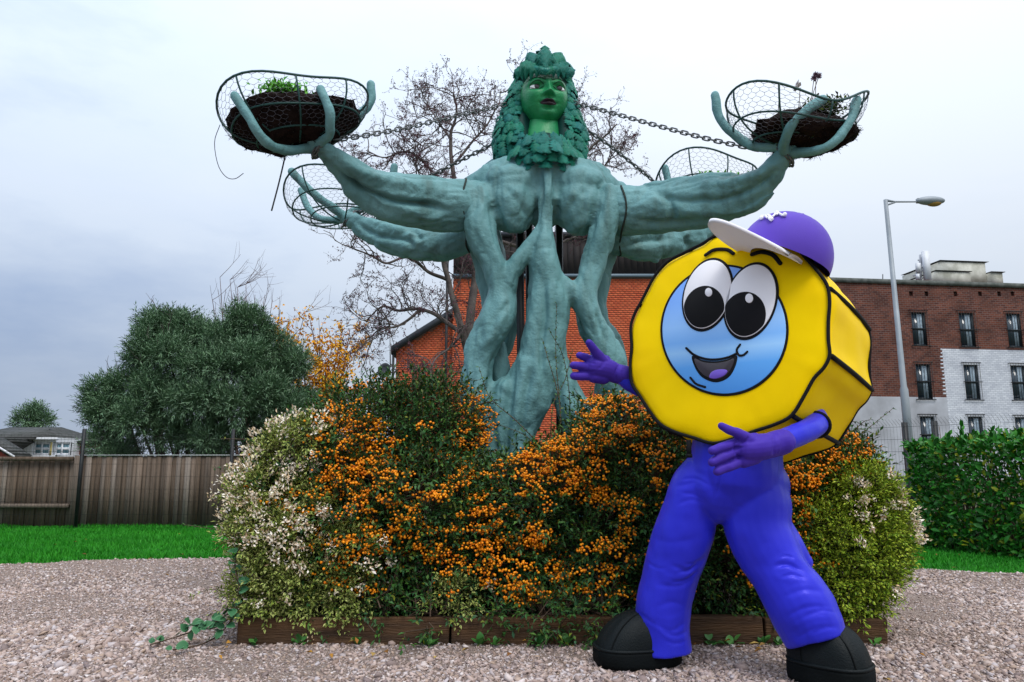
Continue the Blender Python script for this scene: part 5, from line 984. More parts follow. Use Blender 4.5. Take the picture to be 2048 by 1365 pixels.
for i in picked:
    n_ = N[i]; dn = np.array([0, 0, -1.0]) + n_ * .1 + RNG.normal(size=3) * .30
    if qp[i][1] < 150: dn = np.array([np.sign(qp[i][0] - 1090) * .8, -.2, -.5]) + RNG.normal(size=3) * .3
    dn = nrm(dn - n_ * np.dot(dn, n_)); s = RNG.uniform(.085, .135); place_leaf(oaks[RNG.integers(5)], hair, V[i] + n_ * .010 - dn * s * .35, dn + n_ * .12, n_ + RNG.normal(size=3) * .22, (s, s, s * 1.1))
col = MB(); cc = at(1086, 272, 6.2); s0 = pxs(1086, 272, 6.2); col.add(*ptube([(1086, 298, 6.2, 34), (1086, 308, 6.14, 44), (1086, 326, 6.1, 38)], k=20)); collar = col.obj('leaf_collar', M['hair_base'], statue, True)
for row, (z, rad, n, ln) in enumerate(((27, 38, 9, .13), (16, 52, 12, .15), (0, 58, 13, .16), (-14, 56, 11, .16), (-24, 48, 7, .15))):
    for j in range(n):
        a = math.radians(-100 + 200 * (j + (row % 2) * .5) / (n - 1)) if n > 1 else 0; d_ = np.array([math.sin(a), -math.cos(a), 0]); p = cc + d_ * rad * s0 * np.array([1.12, 1.22, 1]) + np.array([0, 0, (z - 38) * s0 * 1.05]); place_leaf(oaks[RNG.integers(5)], collar, p, np.array([d_[0] * .35, d_[1] * .35, -1]) + RNG.normal(size=3) * .15, d_ + [0, 0, .35] + RNG.normal(size=3) * .12, ln * RNG.uniform(.9, 1.15))
crown = MB(); crown.add(*ptube([(1046, 146, 6.10, 6), (1068, 138, 6.02, 7), (1090, 143, 5.97, 7), (1113, 139, 6.02, 7), (1132, 147, 6.10, 6)], k=10)); crown = crown.obj('leaf_headdress', M['leaf_teal'], statue, True)
for (x, y, Y), (dx, dz, dy), sz, wf in (((1091, 148, 5.97), (0, 1, .12), .25, .75), ((1088, 145, 5.99), (-.9, .45, .25), .24, .8), ((1094, 145, 5.99), (.9, .45, .25), .22, .8), ((1084, 142, 6.0), (-.5, .85, .3), .24, .8), ((1098, 142, 6.0), (.5, .85, .3), .24, .8), ((1072, 142, 6.03), (-1, .12, .3), .2, .7), ((1108, 142, 6.03), (1, .12, .3), .2, .7), ((1091, 130, 5.97), (-.45, .6, .1), .12, .9), ((1091, 130, 5.97), (.45, .6, .1), .12, .9), ((1090, 116, 6.02), (0, 1, .1), .12, .9), ((1091, 150, 5.96), (-.35, .55, .05), .10, .9), ((1092, 150, 5.96), (.35, .55, .05), .10, .9)):
    place_leaf(oaks[RNG.integers(5)], crown, at(x, y, Y), (dx, dy, dz), (dx * .3, -1, .25), (sz * wf * 1.25, sz, sz * 1.3))

# ================================================================== CHAINS
M['chain'] = mat('galvanised_chain', (0.13, 0.145, 0.15), .5, .4, (0.06, 0.066, 0.066), 12, metal=.2)
a = np.linspace(0, 2 * math.pi, 16, endpoint=False); Lp = np.c_[np.cos(a) * .0165, np.sin(a) * .019 + np.sign(np.sin(a)) * .016, 0 * a]; Lp = np.r_[Lp, Lp[:1]]
V, Q = tube(Lp, .0066, 6, False); link_me = mesh_from('link', V, [Q], True); link_me.materials.append(M['chain'])
def chain(label, pts):
    t = thing('chain', label, 'chain', 'chains holding up the arms'); A = cr(np.array(pts, float), 200) if len(pts) > 2 else np.array(pts, float)[0] + (np.array(pts[1], float) - np.array(pts[0], float)) * np.linspace(0, 1, 200)[:, None]
    P = np.array([at(*q) for q in A]); Lc = np.r_[0, np.cumsum(np.linalg.norm(np.diff(P, axis=0), axis=1))]; n = int(Lc[-1] / .052)
    for i in range(n):
        q = np.array([np.interp((i + .5) * .052, Lc, P[:, k]) for k in range(3)]); q2 = np.array([np.interp((i + .5) * .052 + .01, Lc, P[:, k]) for k in range(3)]); d = nrm(q2 - q + 1e-9); sd_ = np.array([0, 0, 1.0]) if i % 2 else nrm(np.cross(d, [0, 0, 1.0])); place_leaf(link_me, t, q, d, sd_ + np.array([0, -.45, .2]), 1.0, 'link')
    return t
chain('chain from the hair to the upper left wrist with the full basket', [(1012, 209, 6.2), (920, 230, 5.95), (830, 252, 5.7), (740, 270, 5.45), (668, 280, 5.25)])
chain('thin chain from the hair down behind the upper left arm', [(1012, 275, 6.3), (940, 312, 6.5), (850, 358, 6.75), (705, 432, 6.98)])
chain('chain from the hair to the upper right wrist above the cap', [(1145, 205, 6.2), (1230, 228, 5.98), (1330, 256, 5.72), (1440, 284, 5.45), (1545, 305, 5.25)])
chain('chain from the hair down to the rear basket at right', [(1150, 245, 6.3), (1210, 285, 6.45), (1270, 332, 6.65), (1330, 382, 6.9)])
for c, r_, n_, lab in (((642, 297, 5.24), 21, 14, 'chain looped round the wrist under the basket at far left'), ((1568, 313, 5.24), 21, 14, 'chain looped round the wrist under the basket at far right'), ((700, 438, 6.96), 16, 13, 'chain looped round the rear left wrist')):
    t = thing('chain', lab, 'chain', 'chains holding up the arms'); s = pxs(*c); ax = nrm(np.array([.75 if c[0] < 1000 else -.75, .25, -.6])); u = nrm(np.cross(ax, [0, 1.0, 0])); v = np.cross(ax, u)
    for i in range(n_):
        g_ = 2 * math.pi * i / n_; q = at(*c) + (u * math.cos(g_) + v * math.sin(g_)) * r_ * s * 1.08; d = -u * math.sin(g_) + v * math.cos(g_); nn = (u * math.cos(g_) + v * math.sin(g_)) if i % 2 else ax; place_leaf(link_me, t, q, d, nn, 1.0, 'link')

# ================================================================== WIRE BASKETS
M['green_rod'] = mat('dark_green_rod', (0.012, 0.060, 0.055), .5, .4)
M['wire'] = mat('netting_wire', (0.10, 0.10, 0.12), .6, .4)
M['peat'] = mat('dry_peat', (0.009, 0.006, 0.006), .95, .05, (0.022, 0.014, 0.012), 14, 1.0, 50)
M['lime_leaf'] = mat('bright_green_seedling', (0.10, 0.42, 0.02), .5, .35, island=[(0.06, 0.30, 0.015), (0.16, 0.50, 0.03)])
M['moss'] = mat('moss', (0.05, 0.10, 0.015), .9, .15, island=[(0.03, 0.06, 0.015), (0.08, 0.13, 0.02), (0.05, 0.035, 0.02)])
def basket(label, c, Rpx, depth, A, sad, ph0, fill, soil_shift=(0, 0), squash=1.0, wob_=.09, sd0=.7):
    t = thing('wire_basket', label, 'basket', 'wire baskets held in the hands'); C = at(*c); R = Rpx * pxs(*c); A = nrm(np.array(A, float)); u = nrm(np.cross([0, 1.0, 0], A)); u = u if u[0] > 0 else -u; v = np.cross(A, u)
    def S(ph, tt, k=1.0):
        ph = np.asarray(ph, float); tt = np.asarray(tt, float); rr = R * np.sin(np.clip(tt, 0, 1) * math.pi / 2 * .97 + .03) ** .75 * k; rr = rr * (1 + wob_ * (np.sin(2 * ph + sd0) * .6 + np.sin(3 * ph + 2 * sd0) * .5) * tt); h = depth * (tt ** 1.7 - 1) + wob_ * R * .9 * np.sin(3 * ph + sd0 * 3) * tt ** 2 + sad * np.cos(2 * (ph - ph0)) * tt ** 2; rv = rr * squash
        return C + (np.cos(ph) * rr)[..., None] * u + (np.sin(ph) * rv)[..., None] * v + h[..., None] * A
    a = np.linspace(0, 2 * math.pi, 49)
    for tt, r in ((1, .009), (.62, .0075), (.3, .007)): w = MB(); w.tube(S(a, np.full(49, tt)), r, 7, False); w.obj('hoop', M['green_rod'], t, True)
    for k in range(8): q = np.linspace(.02, 1, 12); w = MB(); w.tube(S(np.full(12, k * math.pi / 4 + .3), q), .007, 6); w.obj('rib', M['green_rod'], t, True)
    # hexagonal netting, stretched over the bowl
    na, nt = 46, 14; E0, E1 = [], []; da, dt = 2 * math.pi / na, .8 / nt
    for i in range(na):
        for j in range(nt):
            o = (j % 2) * .5; a0 = (i + o) * da; t0 = .2 + j * dt
            p0, p1 = (a0, t0), (a0, t0 + dt * .55); E0 += [p0]; E1 += [p1]
            for s in (-.5, .5): E0 += [p1]; E1 += [(a0 + s * da, t0 + dt)]
    E0, E1 = np.array(E0), np.array(E1); jx = lambda E: S(E[:, 0], np.clip(E[:, 1], 0, 1)) + 0
    P0, P1 = jx(E0), jx(E1); wob = lambda P: P + np.stack([vnoise(P, .07, s) for s in (1, 2, 3)], 1) * .008
    w = MB(); w.add(*stems_mesh(wob(P0), wob(P1), .0019)); tag(w.obj('netting', M['wire'], t), kind='stuff')
    if fill:
        w = MB(); nu, nv = 40, 14; ph = np.linspace(0, 2 * math.pi, nu, endpoint=False); rows = [S(ph, np.full(nu, q), .93) for q in np.linspace(.05, fill, nv)]; top = S(ph, np.full(nu, fill), .9 if fill > .7 else .8); cen = top.mean(0) + A * .05
        for q in (.8, .55, .3, .08): rows.append(cen + (top - cen) * q + A * (1 - q * q) * .12)
        V = np.concatenate(rows); V += np.stack([vnoise(V, .09, s) + .5 * vnoise(V, .03, s + 9) for s in (4, 5, 6)], 1) * .034; sh = u * soil_shift[0] * R + A * soil_shift[1] * R; V = C + (V - C) * 1.0 + sh; m_ = len(rows)
        Q = [[i * nu + j, i * nu + (j + 1) % nu, (i + 1) * nu + (j + 1) % nu, (i + 1) * nu + j] for i in range(m_ - 1) for j in range(nu)]; w.add(V, Q); Q2 = V[:nu].mean(0)
        so = w.obj('peat', M['peat'], t, True)
        n = 1400; k = RNG.integers(0, len(V), n); w = MB(); w.add(*stems_mesh(V[k], V[k] + nrm(V[k] - (V.mean(0))) * RNG.uniform(.0, .02, n)[:, None] + RNG.normal(size=(n, 3)) * .013, .002)); tag(w.obj('root_fibres', M['peat'], t), kind='stuff')
    return t, S, C, u, v, A, R
b1, S1, C1, u1, v1, A1, R1 = basket('wire basket at far left, full of dark peat and a trailing wire', (583, 205, 5.2), 140, .34, (-.20, -.06, 1), -.05, 0, .78, (-.02, -.02), .85)
for P, r in (([(572, 305, 5.15), (558, 365, 5.12), (543, 422, 5.1)], .006), ([(440, 250, 5.15), (429, 285, 5.15), (436, 330, 5.12), (452, 354, 5.1), (470, 358, 5.1), (487, 347, 5.1)], .0028)):
    w = MB(); w.tube(np.array([at(*q) for q in cr(np.array(P, float), 20)]), r, 5); w.obj('loose_wire', M['iron'], b1)
b2_, S2, C2, u2, v2, A2, R2 = basket('wire basket at far right with peat and dried flower stalks', (1587, 212, 5.2), 134, .32, (.06, -.12, 1), .06, 0, .62, (.18, -.05), .85)
basket('empty rear wire basket low at left behind the arm', (685, 382, 7.0), 112, .34, (-.10, .1, 1), -.05, 0, 0, (0, 0), .85)
basket('rear wire basket at right showing above the arm with some green leaves', (1408, 345, 7.0), 98, .36, (.0, .05, 1), -.06, 0, .45, (0, 0), .85)
def tuft(name, label, cat, c, n, spread, ln, wd, m, up=.8):
    P = at(*c) + RNG.normal(size=(n, 3)) * spread; D = rand_dir(n) * .8 + [0, 0, up]; g = MB(); g.add(*leaf_diamonds(P, D, rand_dir(n) + [0, -.6, .6], ln * RNG.uniform(.6, 1.2, n), wd * RNG.uniform(.7, 1.2, n))); t = thing(name, label, cat); tag(g.obj('foliage', m, t), kind='stuff'); return t
tuft('seedling_clump', 'bright green seedlings growing on the peat in the far left basket', 'plant', (566, 186, 5.02), 520, (.075, .05, .022), .05, .022, M['lime_leaf'])
tuft('moss_patch', 'mossy growth on the peat in the far right basket', 'moss', (1650, 216, 5.12), 420, (.075, .06, .022), .04, .02, M['moss'], .5)
tuft('leafy_weed', 'small green leaves inside the rear basket at right', 'plant', (1432, 356, 6.85), 60, (.13, .08, .02), .05, .03, M['lime_leaf'])
tuft('succulent', 'small pale succulent hanging out of the far right basket side', 'plant', (1701, 266, 5.15), 40, (.025, .02, .015), .03, .015, M['moss'], 0)
M['dry_flower'] = mat('dry_flower', (0.20, 0.13, 0.19), .85, .2, island=[(0.26, 0.17, 0.2), (0.14, 0.09, 0.12)]); M['papery'] = mat('papery_petal', (0.62, 0.60, 0.62), .8, .2, (0.5, 0.45, 0.42), 8)
df = thing('dried_flowers', 'dried purple flower heads on stalks in the far right basket', 'flowers'); g = MB(); w = MB()
for (x, y), (bx, by) in (((1638, 152), (1622, 225)), ((1628, 157), (1618, 225)), ((1632, 150), (1625, 225)), ((1556, 168), (1556, 230)), ((1600, 180), (1596, 230))):
    p, q = at(x, y, 5.1), at(bx, by, 5.12); w = MB(); w.tube([q, (p + q) / 2 + RNG.normal(size=3) * .01, p], .0028, 4); w.obj('stalk', M['twig'], df)
    if y < 165: n = 60; g.add(*leaf_diamonds(np.tile(p, (n, 1)), rand_dir(n), rand_dir(n), np.full(n, .028), np.full(n, .008)))
tag(g.obj('flower_heads', M['dry_flower'], df), kind='stuff')
pp = thing('papery_flower', 'pale papery dead flower at the rim of the far right basket', 'flower'); g = MB(); n = 14; g.add(*leaf_diamonds(np.tile(at(1596, 176, 5.0), (n, 1)), rand_dir(n) + [0, 0, .2], rand_dir(n), RNG.uniform(.03, .06, n), RNG.uniform(.02, .04, n))); tag(g.obj('petals', M['papery'], pp), kind='stuff')

# ================================================================== THE COSTUMED PERSON
def fabric(name, c, c2, rough=.5, spec=.35, sheen=.3, weave=240, bump=.10):
    m = mat(name, c, rough, spec, c2, 3.0, bump, weave, sheen=sheen); return m
M['yellow'] = fabric('yellow_fabric', (0.95, 0.65, 0.001), (0.89, 0.585, 0.001), .55, .15, .0)
M['blackf'] = fabric('black_piping', (0.008, 0.008, 0.010), (0.010, 0.010, 0.011), .75, .1, .02)
M['suit'] = fabric('blue_purple_satin', (0.026, 0.030, 0.60), (0.021, 0.025, 0.52), .33, .55, .0)
M['glove'] = fabric('purple_glove', (0.060, 0.030, 0.36), (0.050, 0.026, 0.30), .5, .2, .0)
M['capp'] = fabric('purple_cap', (0.105, 0.050, 0.46), (0.09, 0.045, 0.40), .65, .15, .1)
M['whitef'] = fabric('white_fabric', (0.88, 0.87, 0.90), (0.84, 0.83, 0.87), .65, .3, .2)
M['tongue'] = fabric('purple_tongue', (0.16, 0.08, 0.55), (0.14, 0.07, 0.5))
M['mouth'] = fabric('dark_mouth', (0.030, 0.022, 0.032), (0.022, 0.016, 0.024))
M['pleather'] = mat('black_shoe_leather', (0.004, 0.007, 0.008), .48, .14, (0.008, 0.011, 0.012), 5, .25, 160)
M['sole'] = mat('black_rubber', (0.003, 0.004, 0.004), .7, .08, (0.006, 0.008, 0.009), 6, .2, 90)
# printed blue disc: soft bands of lighter and deeper blue
M['disc'] = mat('printed_blue_disc', (0.16, 0.42, 0.90), .5, .35, bump=.12, bscale=350); N, L, b = nodes_of(M['disc'])
tc = N.new('ShaderNodeTexCoord'); sp = N.new('ShaderNodeSeparateXYZ'); r = N.new('ShaderNodeValToRGB'); L.new(tc.outputs['Generated'], sp.inputs[0]); L.new(sp.outputs['Z'], r.inputs[0]); L.new(r.outputs[0], b.inputs['Base Color'])
r.color_ramp.elements[0].color = (0.08, 0.34, 0.86, 1); r.color_ramp.elements[0].position = .02; r.color_ramp.elements[1].color = (0.17, 0.36, 0.86, 1); r.color_ramp.elements[1].position = 1
for p_, c_ in ((.22, (0.12, 0.42, 0.92, 1)), (.34, (0.33, 0.62, 0.98, 1)), (.42, (0.20, 0.47, 0.92, 1)), (.55, (0.30, 0.56, 0.96, 1)), (.75, (0.20, 0.42, 0.90, 1))): e_ = r.color_ramp.elements.new(p_); e_.color = c_
for k_, t_ in (('suit', (.35, .33, 1, 1)), ('glove', (.5, .4, 1, 1)), ('yellow', (1, .8, .2, 1))): M[k_].node_tree.nodes['Principled BSDF'].inputs['Specular Tint'].default_value = t_
M['suit'].node_tree.nodes['Principled BSDF'].inputs['Sheen Weight'].default_value = .10; M['suit'].node_tree.nodes['Principled BSDF'].inputs['Sheen Tint'].default_value = (.38, .36, 1, 1)
person = thing('person', 'person in a big yellow many-sided drum costume with purple cap, gloves and blue trousers', 'person')

# --- drum
AX = nrm(np.array([.636, .748, -.172])); NF = -AX; C0 = at(1460, 680, 3.80); DEP = .70
def fpl(px, py, off=0.0): return on_plane(px, py, C0, NF) + NF * off
kz = 660 / 1609
def zp(L_): return np.array([(1120 + x * kz, 400 + y * kz) for x, y in L_], float)
OUT = zp([(760, 172), (850, 167), (960, 175), (1075, 190), (1140, 216), (1190, 275), (1250, 342), (1298, 410), (1312, 490), (1306, 590), (1306, 680), (1312, 755), (1285, 815), (1236, 868), (1190, 950), (1128, 1048), (1050, 1092), (950, 1125), (850, 1160), (745, 1186), (650, 1160), (560, 1132), (484, 1092), (430, 1025), (385, 955), (345, 890), (338, 800), (345, 715), (341, 620), (362, 550), (395, 490), (455, 375), (520, 300), (610, 252), (690, 212)])
n_o = 140; o2 = cr(OUT, n_o, True); F0 = np.array([fpl(*q) for q in o2]); fc_ = F0.mean(0)
def ring(k, off): return fc_ + (F0 - fc_) * k + NF * off
mid = [ring(.03, 0), ring(.3, 0), ring(.55, 0), ring(.75, -.001), ring(.88, -.004), ring(.96, -.010), ring(1.0, -.022)]
seg = 10; sides = [F0 + AX * (.022 + (DEP - .044) * (i / seg)) + (F0 - fc_) * .018 * math.sin(math.pi * i / seg) for i in range(1, seg + 1)]
back = [fc_ + (F0 - fc_) * k + AX * (DEP + o_) for k, o_ in ((.97, -.008), (.9, 0), (.6, .002), (.05, .002))]
rows = mid + sides + back; V = np.concatenate(rows); R_ = len(rows); Q = [[i * n_o + j, i * n_o + (j + 1) % n_o, (i + 1) * n_o + (j + 1) % n_o, (i + 1) * n_o + j] for i in range(R_ - 1) for j in range(n_o)]
me = mesh_from('drum_costume', V, [Q, [list(range(n_o))[::-1]], ] if False else [Q], True)
V, N_ = get_vn(me); rr = np.linalg.norm(V - fc_, axis=1); edge_w = np.clip((np.repeat([0, 0, 0, .5, 1, 1, 1] + [1] * seg + [.3, 0, 0, 0], n_o)), 0, 1)
cen_dir = V - fc_; V2 = V + NF * ((vnoise(V, .16, 3) * .010 + vnoise(V, .06, 4) * .005) * edge_w * np.repeat([1] * 7 + [.3] * (seg + 4), n_o))[:, None] + nrm(cen_dir) * (vnoise(V, .13, 8) * .012 * np.repeat([0] * 6 + [.4] + [1] * seg + [0] * 4, n_o))[:, None]
set_v(me, V2); drum = link(me, 'drum_costume', M['yellow'], person)
w = MB(); w.tube(np.r_[F0, F0[:1]] - NF * .008, .0088, 8, False); w.obj('piping', M['blackf'], drum, True)
bk_ = F0 + AX * (DEP - .02); w = MB(); w.tube(np.r_[bk_, bk_[:1]], .0085, 8, False); w.obj('piping', M['blackf'], drum, True)
for vx in zp([(1305, 420), (1314, 755), (1125, 1052), (745, 1186), (480, 1088), (342, 830), (380, 515), (640, 235), (1125, 205)]):
    j = np.argmin(np.linalg.norm(o2 - vx, axis=1)); t_ = np.linspace(0, 1, 12); P = np.array([F0[j] + AX * (.02 + (DEP - .04) * q) + (F0[j] - fc_) * (.018 * math.sin(math.pi * q) + .008) for q in t_]); w = MB(); w.tube(P, .0125, 8); w.obj('seam_band', M['blackf'], drum, True)
def applique(outline, off, name, m, par=drum, closed=True, n=64, th=None, soft=.003):
    """a cut cloth shape sewn on the drum's face: rounded edge, real thickness"""
    o_ = cr(np.asarray(outline, float), n, True); A = np.array([fpl(*q) for q in o_]); c = A.mean(0); k = len(A); sc_ = np.linalg.norm(A - c, axis=1).mean()
    nr = np.cross(A[(np.arange(k) + 1) % k] - A, NF); nr = nrm(nr); s_ = np.sign((nr * (A - c)).sum()); inn = A - nr * s_ * min(soft, sc_ * .12)
    V = np.concatenate([A - NF * .006, A + NF * (off - soft * .6), inn + NF * off]); Q = [[r_ * k + j, r_ * k + (j + 1) % k, (r_ + 1) * k + (j + 1) % k, (r_ + 1) * k + j] for r_ in (0, 1) for j in range(k)]
    me = mesh_from(name, V, [Q, [[2 * k + j for j in range(k)]]]); o = link(me, name, m, par); return o
def band(line, w0, off, name, m, par=drum, n=24, flat=.5):
    """a padded strip along a line on the face"""
    o_ = cr(np.asarray(line, float), n); A = np.array([fpl(*q, off) for q in o_]); V, F, T = round_tube(A, np.full(n, w0), 10); d = ((V - C0) @ NF)[:, None]; V = V - NF * (d - off) * (1 - flat); return link(mesh_from(name, V, [F, T], True), name, m, par)
def oval(cx, cy, rx, ry, rot, k=1.0, n=40):
    a = np.linspace(0, 2 * math.pi, n, endpoint=False); c, s = math.cos(rot), math.sin(rot); x, y = rx * k * np.cos(a), ry * k * np.sin(a); return np.c_[cx + x * c - y * s, cy + x * s + y * c]
dc = (1120 + 803 * kz, 400 + 637 * kz)
applique(oval(*dc, 128, 131.5, 0), .006, 'face_rim', M['blackf'], n=96); face = applique(oval(*dc, 123.5, 127, 0), .008, 'face_disc', M['disc'], n=96)
for (cx, cy, rx, ry, rot), (qx, qy, qr, qs), (hx, hy, hr_) in (((1417, 591, 45, 70, .30), (1411, 620, 40, 46), (1421, 588, 7.2)), ((1503, 604, 48, 74, .30), (1491, 635, 43, 49), (1502, 600, 7.8))):
    ey = applique(oval(cx, cy, rx, ry, rot, 1.08), .013, 'eye', M['blackf']); ey_in = oval(cx, cy, rx, ry, rot); applique(ey_in, .018, 'eye_white', M['whitef'])
    q = oval(qx, qy, qr, qs, rot); c_, s_ = math.cos(-rot), math.sin(-rot); d_ = q - [cx, cy]; lx, ly = d_[:, 0] * c_ - d_[:, 1] * s_, d_[:, 0] * s_ + d_[:, 1] * c_; f_ = np.sqrt((lx / rx) ** 2 + (ly / ry) ** 2); q = [cx, cy] + d_ / np.maximum(1, f_ * 1.02)[:, None]
    applique(q, .022, 'pupil', M['blackf']); applique(oval(hx, hy, hr_, hr_ * 1.2, 0), .026, 'highlight', M['whitef'], n=24)
for Lz, th in (([(712, 271), (755, 246), (815, 245), (847, 264)], .0105), ([(938, 268), (985, 257), (1040, 272), (1076, 312)], .0115)): band(zp(Lz), th, .006, 'eyebrow', M['blackf'])
band(zp([(620, 726), (655, 757), (705, 777), (760, 782), (820, 772), (866, 752)]), .0065, .011, 'smile', M['blackf'], face)
applique(zp([(648, 764), (700, 784), (760, 790), (820, 780), (866, 762), (858, 815), (825, 868), (765, 892), (700, 870), (662, 820)]), .012, 'mouth', M['blackf'], face); applique(zp([(662, 778), (705, 795), (760, 800), (818, 791), (852, 778), (845, 815), (815, 858), (765, 878), (708, 858), (674, 818)]), .015, 'mouth_inside', M['mouth'], face)
applique(zp([(735, 870), (745, 845), (775, 832), (812, 832), (822, 842), (805, 862), (765, 876)]), .018, 'tongue', M['tongue'], face)
band(zp([(882, 709), (866, 735), (876, 760), (898, 760), (917, 744)]), .006, .011, 'cheek_crease', M['blackf'], face); band(zp([(640, 870), (668, 900), (712, 916)]), .006, .011, 'chin_crease', M['blackf'], face)

# --- cap
Rw, Uw, Fw = np.array([1.0, 0, 0]), np.array([0, -ST, CT]), np.array([0, CT, ST])
cf = nrm(-.84 * Rw + .37 * Uw - .36 * Fw); cu = .44 * Rw + .89 * Uw + .02 * Fw; cu = nrm(cu - cf * np.dot(cu, cf)); cs = np.cross(cu, cf); CD = at(1572, 507, 3.74); CR_, CH = .242, .215
def capl(P): P = np.asarray(P, float); return CD + P[:, :1] * cf + P[:, 1:2] * cs + P[:, 2:3] * cu
nu, nv = 48, 16; V = []; 
for i in range(nv + 1):
    t = i / nv * math.pi / 2
    for j in range(nu):
        a = 2 * math.pi * j / nu; rr = CR_ * math.cos(t) ** .85; sm_ = 1 - .012 * math.exp(-((a * 6 / (2 * math.pi)) % 1 - .5) ** 2 / .0009); V.append([rr * math.cos(a) * sm_, rr * math.sin(a) * sm_, CH * math.sin(t) * sm_ - .035 * (1 - i / nv)])
Q = [[i * nu + j, i * nu + (j + 1) % nu, (i + 1) * nu + (j + 1) % nu, (i + 1) * nu + j] for i in range(nv) for j in range(nu)]; cap = link(mesh_from('cap', capl(V), [Q], True), 'cap', M['capp'], person)
w = MB(); w.ell(capl([[0, 0, CH]])[0], (.012, .012, .012)); w.obj('cap_button', M['capp'], cap, True)
V = []; na, nr_ = 33, 10
for i in range(nr_ + 1):
    for j in range(na):
        psi = math.radians(-84 + 168 * j / (na - 1)); r0 = CR_ * .70; ext = (.97 - .70) * CR_ * math.cos(psi) ** .3 + .25 * math.cos(psi) ** .55; q = i / nr_; x = r0 * math.cos(psi) + ext * q; y = r0 * math.sin(psi) * (1 + .10 * q); V.append([x, y, -.03 - .55 * y * y - .03 * q * q + .03 * q])
V = np.array(V); m_ = len(V); V = np.concatenate([V, V - [0, 0, .018]]); Q = []
for i in range(nr_):
    for j in range(na - 1): a = i * na + j; Q += [[a, a + 1, a + na + 1, a + na], [m_ + a, m_ + a + na, m_ + a + na + 1, m_ + a + 1]]
for j in range(na - 1): a = nr_ * na + j; Q.append([a, a + 1, m_ + a + 1, m_ + a])
for i in range(nr_):
    for j in (0, na - 1): a = i * na + j; Q.append([a, a + na, m_ + a + na, m_ + a])
link(mesh_from('brim', capl(V), [Q], True), 'brim', M['whitef'], cap)
def dome_pt(px, py, lift=.004):       # nearest point of the crown along the photo ray
    d = ray(px, py); o = np.array([0, 0, CAM_H]) - CD; B = np.stack([cf, cs, cu]); dl, ol = B @ d, B @ o; S_ = np.array([1 / CR_, 1 / CR_, 1 / CH]); dl2, ol2 = dl * S_, ol * S_; a, b_, c = dl2 @ dl2, 2 * dl2 @ ol2, ol2 @ ol2 - 1; D = b_ * b_ - 4 * a * c; t = (-b_ - math.sqrt(max(D, 0))) / (2 * a); P = ol + dl * t; nl_ = nrm(P * S_ * S_); return CD + (P + nl_ * lift) @ B, nl_ @ B
emb = MB(); ke = 600 / 1780; ez = lambda x, y: (1200 + x * ke, 100 + y * ke)
for Lz, r_ in (([(950, 1003), (962, 990), (985, 990), (1000, 984), (1015, 996), (1030, 990), (1042, 975)], .0055), ([(1010, 990), (1006, 1003), (1012, 1010)], .007), ([(1035, 972), (1052, 970), (1066, 976), (1085, 986), (1098, 980)], .0055), ([(985, 990), (992, 998)], .006), ([(1052, 970), (1050, 980)], .006)):
    P = np.array([dome_pt(*ez(*q))[0] for q in cr(np.array(Lz, float), 14)]); emb.add(*round_tube(P, np.full(14, r_), 8))
for x, y in ((960, 1000), (1018, 1008), (1050, 972), (1096, 981)): p, nn = dome_pt(*ez(x, y)); emb.ell(p, (.011, .011, .011))
emb.obj('cap_emblem', M['whitef'], cap, True)

# --- body: one continuous suit of torso, legs and sleeves
Bd = MB()
ARM_Y = fpl(1262, 766)[1] + .13
LEG_A = [(1430, 925, 4.02, 44), (1402, 965, 4.03, 52), (1382, 1010, 4.04, 53), (1370, 1060, 4.06, 58), (1353, 1110, 4.08, 58), (1338, 1160, 4.09, 55), (1327, 1210, 4.10, 55), (1324, 1255, 4.10, 55), (1327, 1304, 4.10, 58)]
LEG_B = [(1508, 950, 3.98, 58), (1512, 1010, 3.96, 68), (1517, 1060, 3.93, 64), (1538, 1110, 3.89, 62), (1562, 1152, 3.85, 57), (1592, 1198, 3.82, 64), (1615, 1240, 3.80, 65), (1632, 1282, 3.78, 60)]
TORSO = [(1470, 945, 4.0, 92), (1472, 900, 4.0, 88), (1485, 840, 4.02, 86), (1495, 760, 4.04, 84), (1500, 700, 4.06, 60), (1500, 650, 4.06, 40)]
for P in (LEG_A, LEG_B): Bd.add(*ptube(P, k=24, rounded=False))
for P in (TORSO, [(1440, 975, 4.0, 72), (1500, 975, 4.0, 76)], [(1470, 760, 4.06, 40), (1380, 772, 4.10, 30), (1300, 778, ARM_Y, 22), (1262, 766, ARM_Y, 19), (1240, 752, ARM_Y, 17)], [(1540, 770, 4.0, 40), (1610, 820, 3.85, 28), (1632, 848, 3.66, 24), (1600, 868, 3.54, 22), (1552, 886, 3.46, 22), (1530, 892, 3.44, 20)], [(1500, 600, 4.06, 42), (1500, 580, 4.06, 42)]):
    Bd.add(*ptube(P, k=24, rounded=True))
Bd.add(*ptube([(1552, 1055, 3.93, 34), (1585, 1098, 3.91, 28), (1608, 1124, 3.9, 18)], k=16))
me = blob(Bd, .0085, 7)
